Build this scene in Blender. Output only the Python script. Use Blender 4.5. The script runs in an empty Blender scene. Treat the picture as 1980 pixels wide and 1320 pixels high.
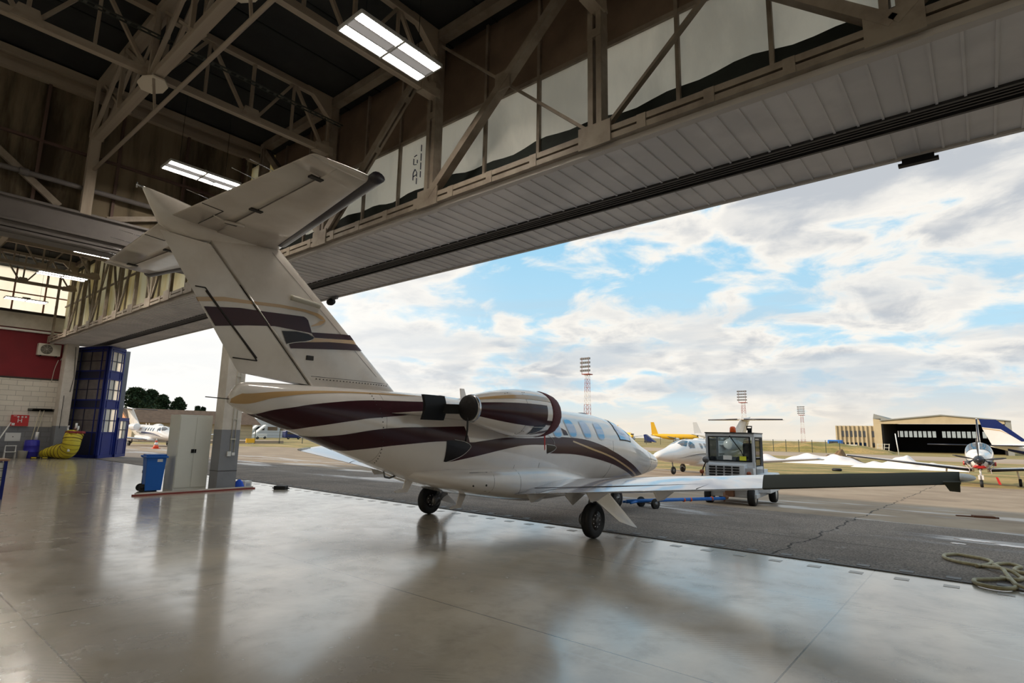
import bpy, bmesh, math, random
from mathutils import Vector, Matrix
random.seed(7)
PI = math.pi
sc = bpy.context.scene
col = sc.collection

# ------------------------------------------------------------------ camera
YAW, PIT, ROL, FPX = -0.697478, 0.162932, 0.0190997, 1088.13
EYE = Vector((0, 0, 1.65))
_f = Vector((math.sin(YAW)*math.cos(PIT), math.cos(YAW)*math.cos(PIT), math.sin(PIT)))
_r = Vector((math.cos(YAW), -math.sin(YAW), 0))
_u = _r.cross(_f)
_R = _r*math.cos(ROL) + _u*math.sin(ROL)
_U = _u*math.cos(ROL) - _r*math.sin(ROL)
cam = bpy.data.cameras.new('camera')
cam.sensor_width = 36
cam.lens = FPX/1980*36
cam.clip_end = 3000
cam.clip_start = 0.05
camo = bpy.data.objects.new('camera', cam)
col.objects.link(camo)
m = Matrix.Identity(4)
for i in range(3):
    m[i][0] = _R[i]; m[i][1] = _U[i]; m[i][2] = -_f[i]; m[i][3] = EYE[i]
camo.matrix_world = m
sc.camera = camo

# ------------------------------------------------------------------ exposure
vs = sc.view_settings
vs.view_transform = 'Standard'
vs.look = 'None'
vs.gamma = 1
vs.use_curve_mapping = False
vs.exposure = 0.35

# ------------------------------------------------------------------ node helpers
def lin(c):
    return tuple((v/255/12.92 if v/255 <= .04045 else ((v/255+.055)/1.055)**2.4) for v in c)

class NT:
    def __init__(s, tree):
        s.t = tree; s.n = tree.nodes; s.l = tree.links
    def node(s, kind, **kw):
        n = s.n.new(kind)
        for k, v in kw.items(): setattr(n, k, v)
        return n
    def link(s, a, b): s.l.new(a, b)
    def put(s, sock, v):
        if isinstance(v, (int, float)): sock.default_value = v
        elif isinstance(v, (tuple, list)): sock.default_value = tuple(v) + ((1,) if len(v) == 3 and sock.type == 'RGBA' else ())
        else: s.link(v, sock)
    def math(s, op, a, b=None, c=None, clamp=False):
        n = s.node('ShaderNodeMath', operation=op); n.use_clamp = clamp
        s.put(n.inputs[0], a)
        if b is not None: s.put(n.inputs[1], b)
        if c is not None: s.put(n.inputs[2], c)
        return n.outputs[0]
    def mix(s, f, a, b, mode='MIX'):
        n = s.node('ShaderNodeMix', data_type='RGBA', blend_type=mode)
        s.put(n.inputs[0], f); s.put(n.inputs[6], a); s.put(n.inputs[7], b)
        return n.outputs[2]
    def noise(s, vec, scale, detail=6, rough=.5, dist=0):
        n = s.node('ShaderNodeTexNoise')
        if vec is not None: s.link(vec, n.inputs['Vector'])
        n.inputs['Scale'].default_value = scale; n.inputs['Detail'].default_value = detail
        n.inputs['Roughness'].default_value = rough; n.inputs['Distortion'].default_value = dist
        return n.outputs['Fac']
    def ramp(s, f, lo, hi, a=0., b=1.):
        n = s.node('ShaderNodeMapRange', interpolation_type='SMOOTHSTEP')
        s.put(n.inputs[0], f); n.inputs[1].default_value = lo; n.inputs[2].default_value = hi
        n.inputs[3].default_value = a; n.inputs[4].default_value = b
        return n.outputs[0]
    def mapping(s, vec, scale=(1, 1, 1), loc=(0, 0, 0), rot=(0, 0, 0)):
        n = s.node('ShaderNodeMapping')
        s.link(vec, n.inputs[0]); n.inputs['Scale'].default_value = scale
        n.inputs['Location'].default_value = loc; n.inputs['Rotation'].default_value = rot
        return n.outputs[0]

# ------------------------------------------------------------------ world: broken cloud
w = bpy.data.worlds.new('world'); sc.world = w; w.use_nodes = True
T = NT(w.node_tree); T.n.clear()
tc = T.node('ShaderNodeTexCoord').outputs['Generated']
sep = T.node('ShaderNodeSeparateXYZ'); T.link(tc, sep.inputs[0])
dx, dy, dz = sep.outputs
zc = T.math('ADD', T.math('MAXIMUM', dz, 0.0), 0.30)
cb = T.node('ShaderNodeCombineXYZ')
T.link(T.math('DIVIDE', dx, zc), cb.inputs[0]); T.link(T.math('DIVIDE', dy, zc), cb.inputs[1])
T.link(T.math('MULTIPLY', dz, 2.4), cb.inputs[2])
P = T.mapping(cb.outputs[0], (1, 1, 1), (1.7, 0.6, 3.3))
big = T.noise(P, 1.7, 3, .5, .2)
fine = T.noise(P, 4.2, 9, .57, .35)
cover = T.math('ADD', T.math('MULTIPLY', big, .55), T.math('MULTIPLY', fine, .45))
cl = T.ramp(cover, .435, .515)
shade = T.noise(T.mapping(P, (1, 1, 1.5), (.05, .05, .16)), 3.0, 7, .55, .3)
sh = T.math('MULTIPLY', T.ramp(cover, .49, .58), T.ramp(shade, .40, .60, .35, 1))
blue = T.mix(T.ramp(dz, .02, .55), lin((192, 226, 242)), lin((130, 196, 234)))
white = lin((247, 243, 235)); grey = lin((190, 195, 201))
cc = T.mix(sh, white, grey)
sky = T.mix(cl, blue, cc)
# grey-blue band and cream glow near the horizon
band = T.math('MULTIPLY', T.ramp(dz, .30, .10), T.ramp(T.noise(T.mapping(tc, (2.2, 2.2, 16)), 1.6, 6, .5, .3), .42, .62))
sky = T.mix(T.math('MULTIPLY', band, .7), sky, lin((190, 202, 212)))
sky = T.mix(T.ramp(dz, .10, .0, 0, .9), sky, lin((238, 228, 212)))
# thinner, brighter cloud towards the low sun side
side = T.math('ADD', T.math('MULTIPLY', dx, -.9), T.math('MULTIPLY', dy, .1))
sky = T.mix(T.ramp(side, .62, .92, 0, .85), sky, (1.0, .99, .96))
sky = T.mix(T.ramp(dz, -.01, -.03), sky, lin((110, 100, 85)))
bg = T.node('ShaderNodeBackground'); T.put(bg.inputs[0], sky); bg.inputs[1].default_value = 0.84
wo = T.node('ShaderNodeOutputWorld'); T.link(bg.outputs[0], wo.inputs[0])

# ------------------------------------------------------------------ sun: low, warm, behind-left of the hangar
sd = bpy.data.lights.new('sun', 'SUN'); sd.energy = 3.6; sd.angle = math.radians(1.5); sd.color = (1, .86, .68)
so = bpy.data.objects.new('sun', sd); col.objects.link(so)
so.rotation_euler = Vector((.80, .60, -.42)).to_track_quat('-Z', 'Y').to_euler()

# ------------------------------------------------------------------ materials
MATS = {}
def princ(name, color, rough=.5, metal=0., spec=.5, bump=None, var=None, coat=0., ior=None, coord='Object'):
    """var=(scale, amount, dark colour) mottles the base colour; bump=(scale, strength)"""
    if name in MATS: return MATS[name]
    mt = bpy.data.materials.new(name); mt.use_nodes = True
    t = NT(mt.node_tree); b = t.n['Principled BSDF']
    c = lin(color) if max(color) > 1 else color
    b.inputs['Base Color'].default_value = (*c, 1)
    b.inputs['Roughness'].default_value = rough; b.inputs['Metallic'].default_value = metal
    b.inputs['Specular IOR Level'].default_value = spec
    b.inputs['Coat Weight'].default_value = coat; b.inputs['Coat Roughness'].default_value = .06
    if ior: b.inputs['IOR'].default_value = ior
    v = None
    if var or bump: v = t.node('ShaderNodeTexCoord').outputs[coord]
    if var:
        n = t.noise(v, var[0], 6, .6)
        c2 = lin(var[2]) if max(var[2]) > 1 else var[2]
        t.put(b.inputs['Base Color'], t.mix(t.math('MULTIPLY', t.ramp(n, .35, .68), var[1]), c, c2))
    if bump:
        bn = t.node('ShaderNodeBump'); bn.inputs['Strength'].default_value = bump[1]; bn.inputs['Distance'].default_value = .02
        t.put(bn.inputs['Height'], t.noise(v, bump[0], 5, .6)); t.link(bn.outputs[0], b.inputs['Normal'])
    MATS[name] = mt
    return mt
def emis(name, color, strength):
    if name in MATS: return MATS[name]
    mt = bpy.data.materials.new(name); mt.use_nodes = True
    b = mt.node_tree.nodes['Principled BSDF']
    b.inputs['Base Color'].default_value = (*lin(color), 1)
    b.inputs['Emission Color'].default_value = (*lin(color), 1); b.inputs['Emission Strength'].default_value = strength
    MATS[name] = mt
    return mt
def translucent(name, color, color2, mixf=.6, stain=1.4, zscale=.35):
    """frosted sheet: part diffuse, part translucent, with rain streaks and grime"""
    mt = bpy.data.materials.new(name); mt.use_nodes = True
    t = NT(mt.node_tree); t.n.clear()
    v = t.node('ShaderNodeTexCoord').outputs['Object']
    n = t.noise(t.mapping(v, (1, 1, zscale)), stain, 8, .62, .2)
    c = t.mix(t.ramp(n, .38, .66), lin(color), lin(color2))
    d = t.node('ShaderNodeBsdfDiffuse'); tr = t.node('ShaderNodeBsdfTranslucent'); mx = t.node('ShaderNodeMixShader')
    t.put(d.inputs[0], c); t.put(tr.inputs[0], c); mx.inputs[0].default_value = mixf
    t.link(d.outputs[0], mx.inputs[1]); t.link(tr.outputs[0], mx.inputs[2])
    o = t.node('ShaderNodeOutputMaterial'); t.link(mx.outputs[0], o.inputs[0])
    MATS[name] = mt
    return mt
def glass(name, color, rough=.02):
    mt = bpy.data.materials.new(name); mt.use_nodes = True
    t = NT(mt.node_tree); t.n.clear()
    tr = t.node('ShaderNodeBsdfTransparent'); gl = t.node('ShaderNodeBsdfGlossy'); mx = t.node('ShaderNodeMixShader')
    tr.inputs[0].default_value = (*lin(color), 1); gl.inputs['Roughness'].default_value = rough
    fr = t.node('ShaderNodeFresnel'); fr.inputs[0].default_value = 1.5
    t.link(fr.outputs[0], mx.inputs[0]); t.link(tr.outputs[0], mx.inputs[1]); t.link(gl.outputs[0], mx.inputs[2])
    o = t.node('ShaderNodeOutputMaterial'); t.link(mx.outputs[0], o.inputs[0])
    MATS[name] = mt
    return mt

JW = princ('jet_white', (232, 226, 222), .16, spec=.5, coat=.6, var=(2.2, .25, (214, 204, 196)))
JWT = princ('tail_white', (226, 218, 210), .22, coat=.4, var=(1.6, .55, (200, 188, 176)))
JM = princ('maroon_paint', (58, 26, 33), .25, coat=.1, spec=.25)
JBK = princ('black_gloss_paint', (24, 19, 23), .25, coat=.1, spec=.25)
JG = princ('gold_paint', (196, 160, 112), .25, coat=.5)
JLINE = princ('white_pinstripe', (225, 222, 218), .3)
JWING = princ('wing_silver_white', (214, 214, 222), .12, metal=.35, coat=.7)
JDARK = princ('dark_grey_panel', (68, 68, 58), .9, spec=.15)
BLK = princ('black_rubber', (22, 22, 24), .65, bump=(40, .2))
BLKP = princ('black_plastic', (18, 18, 20), .6, spec=.3)
BLKC = princ('black_cover_cloth', (20, 16, 18), .6, bump=(14, .5))
SEAM = princ('panel_gap', (48, 42, 38), .6)
MAROONC = princ('maroon_cover_cloth', (92, 40, 46), .75, bump=(30, .6))
REDR = princ('red_ribbon', (190, 32, 28), .6)
STEELG = princ('gear_steel', (120, 120, 122), .35, metal=.7)
CHROME = princ('bright_rim', (190, 190, 195), .2, metal=.9)
BOOT = princ('deice_boot', (58, 54, 62), .35)
WIN = princ('glass_sky_reflection', (96, 156, 205), .05, coat=1., spec=.8)  # the sky's blue reflection is put into the base colour
WINR = princ('window_rim', (205, 214, 226), .2)
DGL = princ('dark_cockpit_glass', (28, 34, 44), .05, coat=1., spec=.8)
TRUSS = princ('truss_paint', (172, 158, 142), .6, var=(1.2, .5, (136, 120, 104)), coord='Generated')
TRUSSD = princ('truss_paint_dusty', (150, 138, 124), .65, var=(2.5, .7, (112, 98, 86)))
ROOF = princ('roof_dark', (42, 42, 42), .9, bump=(8, .3), var=(1.3, .6, (26, 26, 27)))
BROWN = princ('brown_board', (132, 112, 96), .8, var=(.7, .6, (92, 76, 62)))
DGREEN = princ('dark_green_band', (34, 40, 36), .8, var=(4, .6, (20, 24, 22)))
BEAMP = princ('beam_grey_paint', (112, 106, 104), .6, var=(1.1, .4, (84, 78, 76)))
CONC = princ('painted_concrete', (214, 208, 200), .75, bump=(6, .2), var=(1.2, .5, (164, 156, 146)))
CONCG = princ('grey_painted_concrete', (134, 136, 142), .7, bump=(6, .2), var=(1.5, .4, (112, 112, 116)))
RED = princ('dark_red_wall', (122, 26, 36), .75, bump=(5, .2), var=(.8, .5, (96, 20, 30)))
BLUE = princ('door_blue', (16, 34, 112), .5, spec=.3, var=(1.5, .4, (10, 22, 84)))
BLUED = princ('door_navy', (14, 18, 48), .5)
FROST = translucent('frosted_panel', (252, 247, 238), (232, 228, 220), .56, 1.0)
FROSTY = translucent('yellowed_panel', (240, 234, 214), (222, 206, 158), .6, .8)
PARTP = translucent('partition_sheet', (158, 144, 122), (84, 73, 60), .4, 1.5, .15)
BRIGHTW = translucent('end_window_sheet', (252, 250, 244), (246, 244, 236), .85)
CAB = princ('cabinet_grey', (216, 219, 214), .45, var=(1.0, .3, (200, 203, 198)))
BIN = princ('bin_blue', (22, 98, 190), .45)
WHITE = princ('white_plastic', (222, 222, 220), .5)
TAN = princ('tan_metal', (196, 192, 180), .5)
YEL = princ('duct_yellow', (206, 188, 52), .55, bump=(12, .3))
YELP = princ('yellow_paint', (238, 182, 40), .35)
ORANGE = princ('orange_lens', (228, 92, 30), .25)
REDP = princ('red_paint', (186, 36, 36), .45)
BARREL = princ('barrel_blue', (48, 44, 160), .4)
TOWB = princ('towbar_blue', (34, 112, 196), .45, var=(9, .5, (26, 86, 160)))
TUGW = princ('tug_white', (206, 210, 216), .4, var=(1.5, .4, (186, 190, 196)))
TGL = glass('tug_glass', (218, 224, 226))
NAVY = princ('navy_paint', (20, 36, 92), .35, coat=.2, spec=.3)
NAVYD = princ('navy_boot', (22, 26, 42), .4)
SNOW = princ('snow', (244, 232, 226), .8, bump=(4, .8))
ROPE = princ('hose_beige', (176, 166, 132), .6, var=(14, .6, (140, 128, 92)))
FIELDHANG = princ('hangar_stone', (190, 172, 140), .8, var=(.3, .5, (164, 146, 116)))
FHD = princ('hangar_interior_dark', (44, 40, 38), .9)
FHG = princ('hangar_grey_edge', (140, 140, 136), .8)
LEAF = princ('pine_needles', (46, 68, 38), .9, var=(1.2, .7, (24, 42, 24)))
BARK = princ('bark', (84, 66, 50), .9)
ROOFB = princ('brown_roof', (122, 96, 76), .9, var=(1.5, .6, (92, 70, 54)))
WOOD = princ('warm_wood', (206, 138, 88), .7)
GREYB = princ('terminal_grey', (190, 190, 192), .7)
FENCE = princ('fence_dark', (52, 62, 54), .6)
LGREEN = princ('sign_yellow', (238, 176, 30), .5)
LAMPON = emis('lamp_diffuser', (255, 246, 232), 44)
LAMPC = emis('centre_strip_glow', (196, 192, 190), .25)  # weak glow stands in for light falling on the strip between the tubes
LAMPG = princ('lamp_frame_grey', (196, 194, 192), .4)
RUST = princ('rail_steel', (86, 78, 74), .5, metal=.5, var=(10, .6, (60, 50, 46)))
PLATE = princ('steel_plate', (104, 96, 92), .55, metal=.0, var=(8, .6, (90, 84, 82)))
PLATEI = princ('steel_plate_worn', (150, 144, 138), .3, metal=.3, var=(8, .6, (116, 110, 104)))
PCRED = princ('mast_red', (150, 66, 58), .6)
PCWH = princ('mast_white', (214, 208, 204), .6)

def soffit_mat():
    mt = bpy.data.materials.new('soffit_sheet'); mt.use_nodes = True
    t = NT(mt.node_tree); b = t.n['Principled BSDF']
    v = t.node('ShaderNodeTexCoord').outputs['Object']
    n = t.noise(v, .8, 5, .5)
    t.put(b.inputs['Base Color'], t.mix(t.ramp(n, .4, .6), lin((216, 212, 212)), lin((200, 197, 198))))
    b.inputs['Roughness'].default_value = .5
    return mt
SOF = soffit_mat()

def floor_mat():
    mt = bpy.data.materials.new('polished_concrete'); mt.use_nodes = True
    t = NT(mt.node_tree); b = t.n['Principled BSDF']
    v = t.node('ShaderNodeTexCoord').outputs['Object']
    s = t.node('ShaderNodeSeparateXYZ'); t.link(v, s.inputs[0]); x, y, _ = s.outputs
    n1 = t.noise(v, .35, 8, .6, .4); n2 = t.noise(v, 2.4, 8, .65, .2)
    st = t.noise(t.mapping(v, (.5, 5, 1), rot=(0, 0, .5)), 1.2, 6, .6)
    c = t.mix(t.ramp(n1, .35, .65), lin((202, 191, 173)), lin((162, 152, 137)))
    c = t.mix(t.ramp(n2, .45, .75, 0, .45), c, lin((118, 112, 104)))
    c = t.mix(t.ramp(st, .62, .74, 0, .35), c, lin((206, 202, 192)))
    def joint(co, period, off, wd):
        f = t.math('ABSOLUTE', t.math('SUBTRACT', t.math('FRACT', t.math('DIVIDE', t.math('ADD', co, off), period)), .5))
        return t.math('LESS_THAN', f, wd/period)
    j = t.math('MAXIMUM', joint(x, 5.23, 3.885, .007), joint(y, 2.8, -2.7, .007))
    c = t.mix(t.math('MULTIPLY', j, .8), c, lin((62, 58, 52)))
    # tyre scuffs: thin dark arcs
    wv = t.node('ShaderNodeTexWave', wave_type='BANDS'); t.link(t.mapping(v, rot=(0, 0, .9)), wv.inputs[0])
    wv.inputs['Scale'].default_value = 7; wv.inputs['Distortion'].default_value = 3; wv.inputs['Detail'].default_value = 2
    msk = t.math('MULTIPLY', t.ramp(wv.outputs['Fac'], .8, 1), t.ramp(t.noise(t.mapping(v, (.3, 1.6, 1), rot=(0, 0, .9)), 1.0, 3, .5), .58, .68))
    c = t.mix(t.math('MULTIPLY', msk, .45), c, lin((86, 82, 76)))
    t.put(b.inputs['Base Color'], c)
    r = t.math('ADD', t.ramp(n2, .3, .75, .12, .27), t.ramp(n1, .4, .7, 0, .08))
    t.put(b.inputs['Roughness'], r)
    b.inputs['IOR'].default_value = 1.85
    b.inputs['Coat Weight'].default_value = .5; b.inputs['Coat Roughness'].default_value = .12
    bn = t.node('ShaderNodeBump'); bn.inputs['Strength'].default_value = .12; bn.inputs['Distance'].default_value = .01
    t.put(bn.inputs['Height'], t.noise(v, 3.2, 7, .6)); t.link(bn.outputs[0], b.inputs['Normal'])
    return mt
def apron_mat():
    mt = bpy.data.materials.new('apron_asphalt'); mt.use_nodes = True
    t = NT(mt.node_tree); b = t.n['Principled BSDF']
    v = t.node('ShaderNodeTexCoord').outputs['Object']
    s = t.node('ShaderNodeSeparateXYZ'); t.link(v, s.inputs[0]); x, y, _ = s.outputs
    g = t.noise(v, 38, 4, .7); n = t.noise(v, .5, 7, .6, .3)
    dark = t.mix(t.ramp(g, .3, .7), lin((72, 62, 56)), lin((166, 152, 140)))
    dark = t.mix(t.ramp(n, .4, .68, 0, .5), dark, lin((86, 76, 70)))
    tan = t.mix(t.ramp(n, .35, .7), lin((160, 142, 122)), lin((138, 120, 102)))
    edge = t.math('ADD', y, t.math('MULTIPLY', t.noise(v, .8, 4, .6), .6))
    mid = t.ramp(edge, 16.0, 16.35)
    c = t.mix(mid, dark, tan)
    # a crack running outwards and joints across
    cr = t.math('ABSOLUTE', t.math('ADD', t.math('ADD', x, 2.55), t.math('MULTIPLY', t.math('SUBTRACT', t.noise(v, 1.1, 5, .6), .5), .5)))
    c = t.mix(t.math('MULTIPLY', t.math('LESS_THAN', cr, .018), .85), c, lin((40, 35, 33)))
    jj = t.math('ABSOLUTE', t.math('SUBTRACT', t.math('FRACT', t.math('DIVIDE', y, 7.5)), .5))
    c = t.mix(t.math('MULTIPLY', t.math('LESS_THAN', jj, .0035), .6), c, lin((56, 48, 44)))
    # melt water with a little ice at its rims
    wn = t.noise(t.mapping(v, (.16, .55, 1), (3.1, .4, 0)), 1.0, 7, .62, .3)
    wet = t.math('MULTIPLY', t.ramp(wn, .50, .60), t.math('MULTIPLY', t.ramp(y, 12.3, 13.2), t.ramp(y, 24, 20)))
    ice = t.math('MULTIPLY', t.ramp(t.noise(t.mapping(v, (.9, 2.2, 1)), 1.3, 6, .7), .665, .70), t.ramp(y, 24, 12))
    c = t.mix(t.math('MULTIPLY', wet, .25), c, lin((150, 150, 158)))
    c = t.mix(t.math('MULTIPLY', ice, .8), c, lin((214, 208, 202)))
    t.put(b.inputs['Base Color'], c)
    b.inputs['Specular IOR Level'].default_value = .3
    t.put(b.inputs['Roughness'], t.mix(wet, (.95, .95, .95), (.28, .28, .28)))
    bn = t.node('ShaderNodeBump'); bn.inputs['Strength'].default_value = .5; bn.inputs['Distance'].default_value = .006
    t.put(bn.inputs['Height'], g); t.link(bn.outputs[0], b.inputs['Normal'])
    return mt
def grass_mat():
    mt = bpy.data.materials.new('winter_grass'); mt.use_nodes = True
    t = NT(mt.node_tree); b = t.n['Principled BSDF']
    v = t.node('ShaderNodeTexCoord').outputs['Object']
    n = t.noise(t.mapping(v, (.5, 1.5, 1)), .28, 9, .62, .2); f = t.noise(v, 3, 6, .7)
    c = t.mix(t.ramp(n, .42, .6), lin((128, 118, 62)), lin((176, 146, 92)))
    c = t.mix(t.ramp(f, .35, .7, 0, .5), c, lin((92, 90, 46)))
    t.put(b.inputs['Base Color'], c); b.inputs['Roughness'].default_value = .95
    return mt
def brick_mat():
    mt = bpy.data.materials.new('white_brick'); mt.use_nodes = True
    t = NT(mt.node_tree); b = t.n['Principled BSDF']
    v = t.node('ShaderNodeTexCoord').outputs['Object']
    s = t.node('ShaderNodeSeparateXYZ'); t.link(v, s.inputs[0])
    cbn = t.node('ShaderNodeCombineXYZ'); t.link(s.outputs[1], cbn.inputs[0]); t.link(s.outputs[2], cbn.inputs[1])
    br = t.node('ShaderNodeTexBrick'); t.link(cbn.outputs[0], br.inputs[0])
    br.inputs['Scale'].default_value = 1; br.inputs['Brick Width'].default_value = .62; br.inputs['Row Height'].default_value = .26
    br.inputs['Mortar Size'].default_value = .012
    n = t.noise(v, .9, 6, .6)
    up = t.mix(n, lin((232, 226, 216)), lin((204, 196, 184)))
    lo = t.mix(n, lin((140, 142, 148)), lin((118, 118, 122)))
    base = t.mix(t.math('LESS_THAN', s.outputs[2], 1.55), up, lo)
    t.put(br.inputs['Color1'], base); t.put(br.inputs['Color2'], t.mix(.12, base, (.1, .1, .1)))
    t.put(br.inputs['Mortar'], t.mix(.45, base, (.08, .07, .06)))
    t.link(br.outputs[0], b.inputs['Base Color']); b.inputs['Roughness'].default_value = .8
    return mt

# ------------------------------------------------------------------ mesh builder
class MB:
    def __init__(s): s.v = []; s.f = []; s.mi = []; s.cur = 0; s.sm = []; s.smooth = False
    def add(s, vs, fs, smooth=None):
        o = len(s.v); s.v += [tuple(p) for p in vs]
        for f in fs:
            s.f.append(tuple(i+o for i in f)); s.mi.append(s.cur); s.sm.append(s.smooth if smooth is None else smooth)
    def box(s, lo, hi):
        x0, y0, z0 = lo; x1, y1, z1 = hi
        if x0 > x1: x0, x1 = x1, x0
        if y0 > y1: y0, y1 = y1, y0
        if z0 > z1: z0, z1 = z1, z0
        s.add([(x0,y0,z0),(x1,y0,z0),(x1,y1,z0),(x0,y1,z0),(x0,y0,z1),(x1,y0,z1),(x1,y1,z1),(x0,y1,z1)],
              [(0,3,2,1),(4,5,6,7),(0,1,5,4),(1,2,6,5),(2,3,7,6),(3,0,4,7)])
        return s
    def bar(s, a, b, w_, h_=None, up=(0, 0, 1)):
        """rectangular bar from a to b; w_ across, h_ along 'up'"""
        h_ = w_ if h_ is None else h_
        a = Vector(a); b = Vector(b); d = (b-a).normalized(); u = Vector(up)
        if abs(d.dot(u)) > .98: u = Vector((0, 1, 0)) if abs(d.y) < .9 else Vector((1, 0, 0))
        r = d.cross(u).normalized(); u = r.cross(d)
        P = []
        for e in (a, b):
            for i, j in ((-1,-1),(1,-1),(1,1),(-1,1)): P.append(e + r*(i*w_/2) + u*(j*h_/2))
        s.add(P, [(0,1,2,3),(7,6,5,4),(0,4,5,1),(1,5,6,2),(2,6,7,3),(3,7,4,0)])
        return s
    def twin(s, a, b, w_, h_, gap, up=(0, 0, 1), pitch=.9):
        """two parallel channels with batten plates between them"""
        a = Vector(a); b = Vector(b); d = (b-a).normalized(); u = Vector(up)
        if abs(d.dot(u)) > .98: u = Vector((0, 1, 0))
        r = d.cross(u).normalized(); u = r.cross(d)
        for k in (-1, 1): s.bar(a+u*(k*(gap+h_)/2), b+u*(k*(gap+h_)/2), w_, h_, up)
        L = (b-a).length; n = max(1, int(L/pitch))
        for i in range(n+1):
            c = a + d*(L*i/n); e = .07
            s.bar(c-d*e, c+d*e, w_*1.1, gap+h_*2.02, up)
        return s
    def tube(s, pts, r, n=8, cap=True, closed=False):
        pts = [Vector(p) for p in pts]; m_ = len(pts)
        rs = r if isinstance(r, (list, tuple)) else [r]*m_
        V = []; prev = None
        for i, p in enumerate(pts):
            if closed: d = pts[(i+1) % m_]-pts[i-1]
            else: d = pts[min(i+1, m_-1)]-pts[max(i-1, 0)]
            d = d.normalized() if d.length > 1e-9 else Vector((0, 0, 1))
            if prev is None:
                u = Vector((0, 0, 1)) if abs(d.z) < .9 else Vector((1, 0, 0))
                u = (u - d*u.dot(d)).normalized()
            else:
                u = prev - d*prev.dot(d); u = u.normalized() if u.length > 1e-6 else Vector((1, 0, 0))
            prev = u; w_ = d.cross(u)
            for k in range(n):
                a = 2*PI*k/n; V.append(p + (u*math.cos(a)+w_*math.sin(a))*rs[i])
        F = []
        for i in range(m_ if closed else m_-1):
            for k in range(n):
                j = (i+1) % m_
                F.append((i*n+k, i*n+(k+1) % n, j*n+(k+1) % n, j*n+k))
        if cap and not closed: F.append(tuple(range(n-1, -1, -1))); F.append(tuple((m_-1)*n+k for k in range(n)))
        s.add(V, F, True); return s
    def lathe(s, prof, c=(0, 0, 0), axis='z', n=24):
        """prof: (radius, height) pairs revolved around axis through c"""
        V = []
        for r, h in prof:
            for k in range(n):
                a = 2*PI*k/n; p, q = r*math.cos(a), r*math.sin(a)
                V.append({'z': (c[0]+p, c[1]+q, c[2]+h), 'y': (c[0]+q, c[1]+h, c[2]+p), 'x': (c[0]+h, c[1]+p, c[2]+q)}[axis])
        F = []
        for i in range(len(prof)-1):
            for k in range(n):
                F.append((i*n+k, i*n+(k+1) % n, (i+1)*n+(k+1) % n, (i+1)*n+k))
        F.append(tuple(range(n-1, -1, -1))); F.append(tuple((len(prof)-1)*n+k for k in range(n)))
        s.add(V, F, True); return s
    def loft(s, rings, cap=True, smooth=True):
        n = len(rings[0]); V = [p for r in rings for p in r]; F = []
        for i in range(len(rings)-1):
            for k in range(n): F.append((i*n+k, i*n+(k+1) % n, (i+1)*n+(k+1) % n, (i+1)*n+k))
        if cap: F.append(tuple(range(n-1, -1, -1))); F.append(tuple((len(rings)-1)*n+k for k in range(n)))
        s.add(V, F, smooth); return s
    def grid(s, rows, smooth=True):
        n = len(rows[0]); V = [p for r in rows for p in r]
        s.add(V, [(i*n+k, i*n+k+1, (i+1)*n+k+1, (i+1)*n+k) for i in range(len(rows)-1) for k in range(n-1)], smooth); return s
    def prism(s, poly, vec):
        """polygon of 3D points pushed along vec"""
        n = len(poly); v = Vector(vec); V = [Vector(p) for p in poly] + [Vector(p)+v for p in poly]
        s.add(V, [tuple(range(n-1, -1, -1)), tuple(range(n, 2*n))] + [(k, (k+1) % n, n+(k+1) % n, n+k) for k in range(n)]); return s
    def build(s, name, mats, parent=None, bevel=0, **props):
        me = bpy.data.meshes.new(name); me.from_pydata(s.v, [], s.f)
        if not isinstance(mats, (list, tuple)): mats = [mats]
        for mm in mats: me.materials.append(mm)
        for p, i, sm in zip(me.polygons, s.mi, s.sm): p.material_index = min(i, len(mats)-1); p.use_smooth = sm
        bm = bmesh.new(); bm.from_mesh(me)
        bmesh.ops.recalc_face_normals(bm, faces=bm.faces); bm.to_mesh(me); bm.free()
        me.update()
        o = bpy.data.objects.new(name, me); col.objects.link(o)
        if parent is not None: o.parent = parent
        if bevel:
            b = o.modifiers.new('bevel', 'BEVEL'); b.width = bevel; b.segments = 2; b.limit_method = 'ANGLE'
        for k, v in props.items(): o[k] = v
        return o
def thing(name, label, cat, loc=(0, 0, 0), rz=0, group=None):
    o = bpy.data.objects.new(name, None); col.objects.link(o); o.empty_display_size = .2
    o.location = loc; o.rotation_euler = (0, 0, rz); o['label'] = label; o['category'] = cat
    if group: o['group'] = group
    return o
def tag(o, label, cat, group=None):
    o['label'] = label; o['category'] = cat
    if group: o['group'] = group
    return o
def struct(o, label=None, cat=None):
    o['kind'] = 'structure'
    if label: o['label'] = label
    if cat: o['category'] = cat
    return o
def copy_tree(o, parent=None):
    c = o.copy(); col.objects.link(c); c.parent = parent
    for ch in [x for x in col.objects if x.parent == o]: copy_tree(ch, c)
    return c
def recenter(o):
    """move a one-mesh thing's origin to its base"""
    me = o.data; xs = [v.co for v in me.vertices]
    lo = Vector([min(v[i] for v in xs) for i in range(3)]); hi = Vector([max(v[i] for v in xs) for i in range(3)])
    c = Vector(((lo.x+hi.x)/2, (lo.y+hi.y)/2, lo.z))
    me.transform(Matrix.Translation(-c)); o.location = o.location + c
    return o

# ================================================================== SETTING
X0, X1, YB, YT = -38.0, 26.0, -14.0, 8.95      # hangar ends, back wall, door track
ZR = 9.72                                      # roof underside
YH = 6.9                                       # header truss plane
YG = 7.4                                       # glazed wall behind it
SL = .025
def gz(y): return 0.0 if y < YT else -SL*(min(y, 40.)-YT)

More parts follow.
